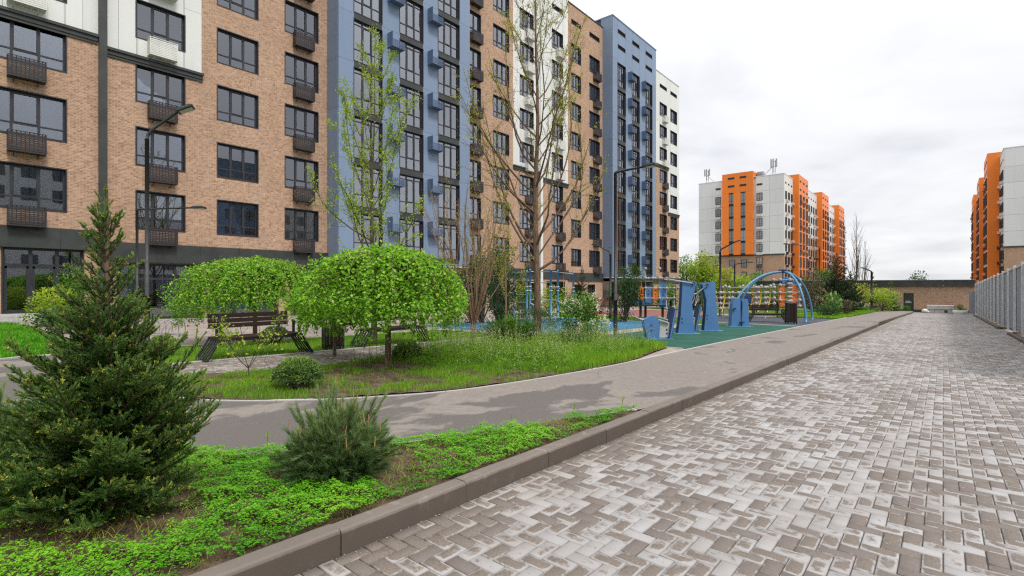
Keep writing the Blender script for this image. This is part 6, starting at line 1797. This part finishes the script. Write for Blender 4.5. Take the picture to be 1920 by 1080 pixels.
# lawns further off
def lawn_blades(name, label, n, x0, x1, y0, y1, h0, hh, w, t0=.5, keep=None, mat='grass'):
    x, y = scatter(n, x0, x1, y0, y1)
    ok = rng.random(n) < np.clip((fbm(x, y, 1.5, 91)-.28)/.15, .15, 1)
    if keep is not None: ok &= keep(x, y)
    x, y = x[ok], y[ok]; n = len(x)
    o = blades(x, y, -SLOPE*y+h0, hh*rng.uniform(.5, 1.2, n), np.full(n, w), t0+rng.normal(0, .17, n)+.3*(vnoise(x, y, .9, 13)-.5), name, M[mat]); return tag(o, label, 'grass', kind='stuff')
lawn_blades('bench_grass', 'thin grass on the strip behind the benches', 26000, -14.3, -11.2, 2.8, 12.5, .13, .07, .010)
lawn_blades('corner_grass', 'bright green ground cover left of the asphalt before the shops', 52000, -26.5, -14.4, -2.0, 2.6, .10, .16, .03, .45, mat='clover')
lawn_blades('garden_grass', 'grass of the garden lawn by the end of the street', 22000, -9.5, -5.3, 40.2, 73, .13, .16, .05, .5)
lawn_blades('play_grass', 'grass strip behind the blue play surface', 9000, -20, -9.5, 26.0, 27.9, .13, .15, .04, .45)
# clods, grit and dead grass on the bare soil
x, y = scatter(2600, -5.6, -2.85, -.8, 5.2); ok = inside_bed1(x, y); x, y = x[ok], y[ok]
cv = rdir(6)*np.array([1, 1, .75]); Vc = []; Fc = []
octf = np.array([[0, 2, 4], [2, 1, 4], [1, 3, 4], [3, 0, 4], [2, 0, 5], [1, 2, 5], [3, 1, 5], [0, 3, 5]]); octv = np.array([[1, 0, 0], [-1, 0, 0], [0, 1, 0], [0, -1, 0], [0, 0, 1], [0, 0, -1.0]])
n = len(x); sz = .004+.018*rng.random(n)**3
V = octv[None]*rng.uniform(.6, 1.3, (n, 6, 1))*sz[:, None, None]*np.array([1, 1, .7])+np.stack([x, y, -SLOPE*y+bed1_h(x, y)+.002], 1)[:, None]
o = np_mesh('soil_clods', V.reshape(-1, 3), (octf[None]+(np.arange(n)*6)[:, None, None]).reshape(-1, 3), M['soil']); tag(o, 'clods and grit on the bare soil of the near bed', 'soil', kind='stuff')
x, y = scatter(26000, -6.2, -2.86, -.9, 5.4); ok = inside_bed1(x, y); x, y = x[ok], y[ok]; n = len(x)
o = blades(x, y, -SLOPE*y+bed1_h(x, y), rng.uniform(.015, .06, n), np.full(n, .003), rng.uniform(.3, 1, n), 'thin_grass', M['leaf_yellow'], 1.2); tag(o, 'thin yellowish grass between the clover in the near bed', 'grass', kind='stuff')
# grit and blown litter lying against the foot of the kerb
n = 900; x = KX+.006+.22*rng.random(n)**2.2; y = rng.uniform(.4, 22, n)**1.0; sz = .002+.006*rng.random(n)**2
V = octv[None]*rng.uniform(.6, 1.4, (n, 6, 1))*sz[:, None, None]*np.array([1, 1, .5])+np.stack([x, y, -SLOPE*y+.002], 1)[:, None]
o = np_mesh('street_grit', V.reshape(-1, 3), (octf[None]+(np.arange(n)*6)[:, None, None]).reshape(-1, 3), M['edging']); tag(o, 'grit and small stones lying along the foot of the kerb', 'grit', kind='stuff')
# odd weeds along the edges
for u, v, lab in ((500, 850, 'small pale weed at the edging left of the mountain pine'), (955, 812, 'thin weed by the edging right of the mountain pine'), (1075, 780, 'thin weed stem near the tip of the clover bed'), (1165, 770, 'thin weed stem at the kerb beside the clover tip'), (952, 690, 'tuft')):
    if lab == 'tuft': continue
    gx, gy = G(u, v); r = plant('weed', lab, 'weed', gx, gy, 'single weeds along the edging')
    P, _ = curve((0, 0, 0), (.1, .05, 1), rng.uniform(.14, .22), (0, 0, 0), .15, 5); tubes_mesh('stem', [(P, np.linspace(.003, .001, 5))], M['twig'], r, 4)
    n = 34; tt = rng.random(n); PP = np.array([along(P, q)[0] for q in tt]); leaves('leaf', PP, rdir(n)+np.array([0, 0, .6]), rdir(n), .028*rng.uniform(.6, 1.3, n), .010, rng.uniform(.5, 1, n), M['weed'], r)['kind'] = 'stuff'
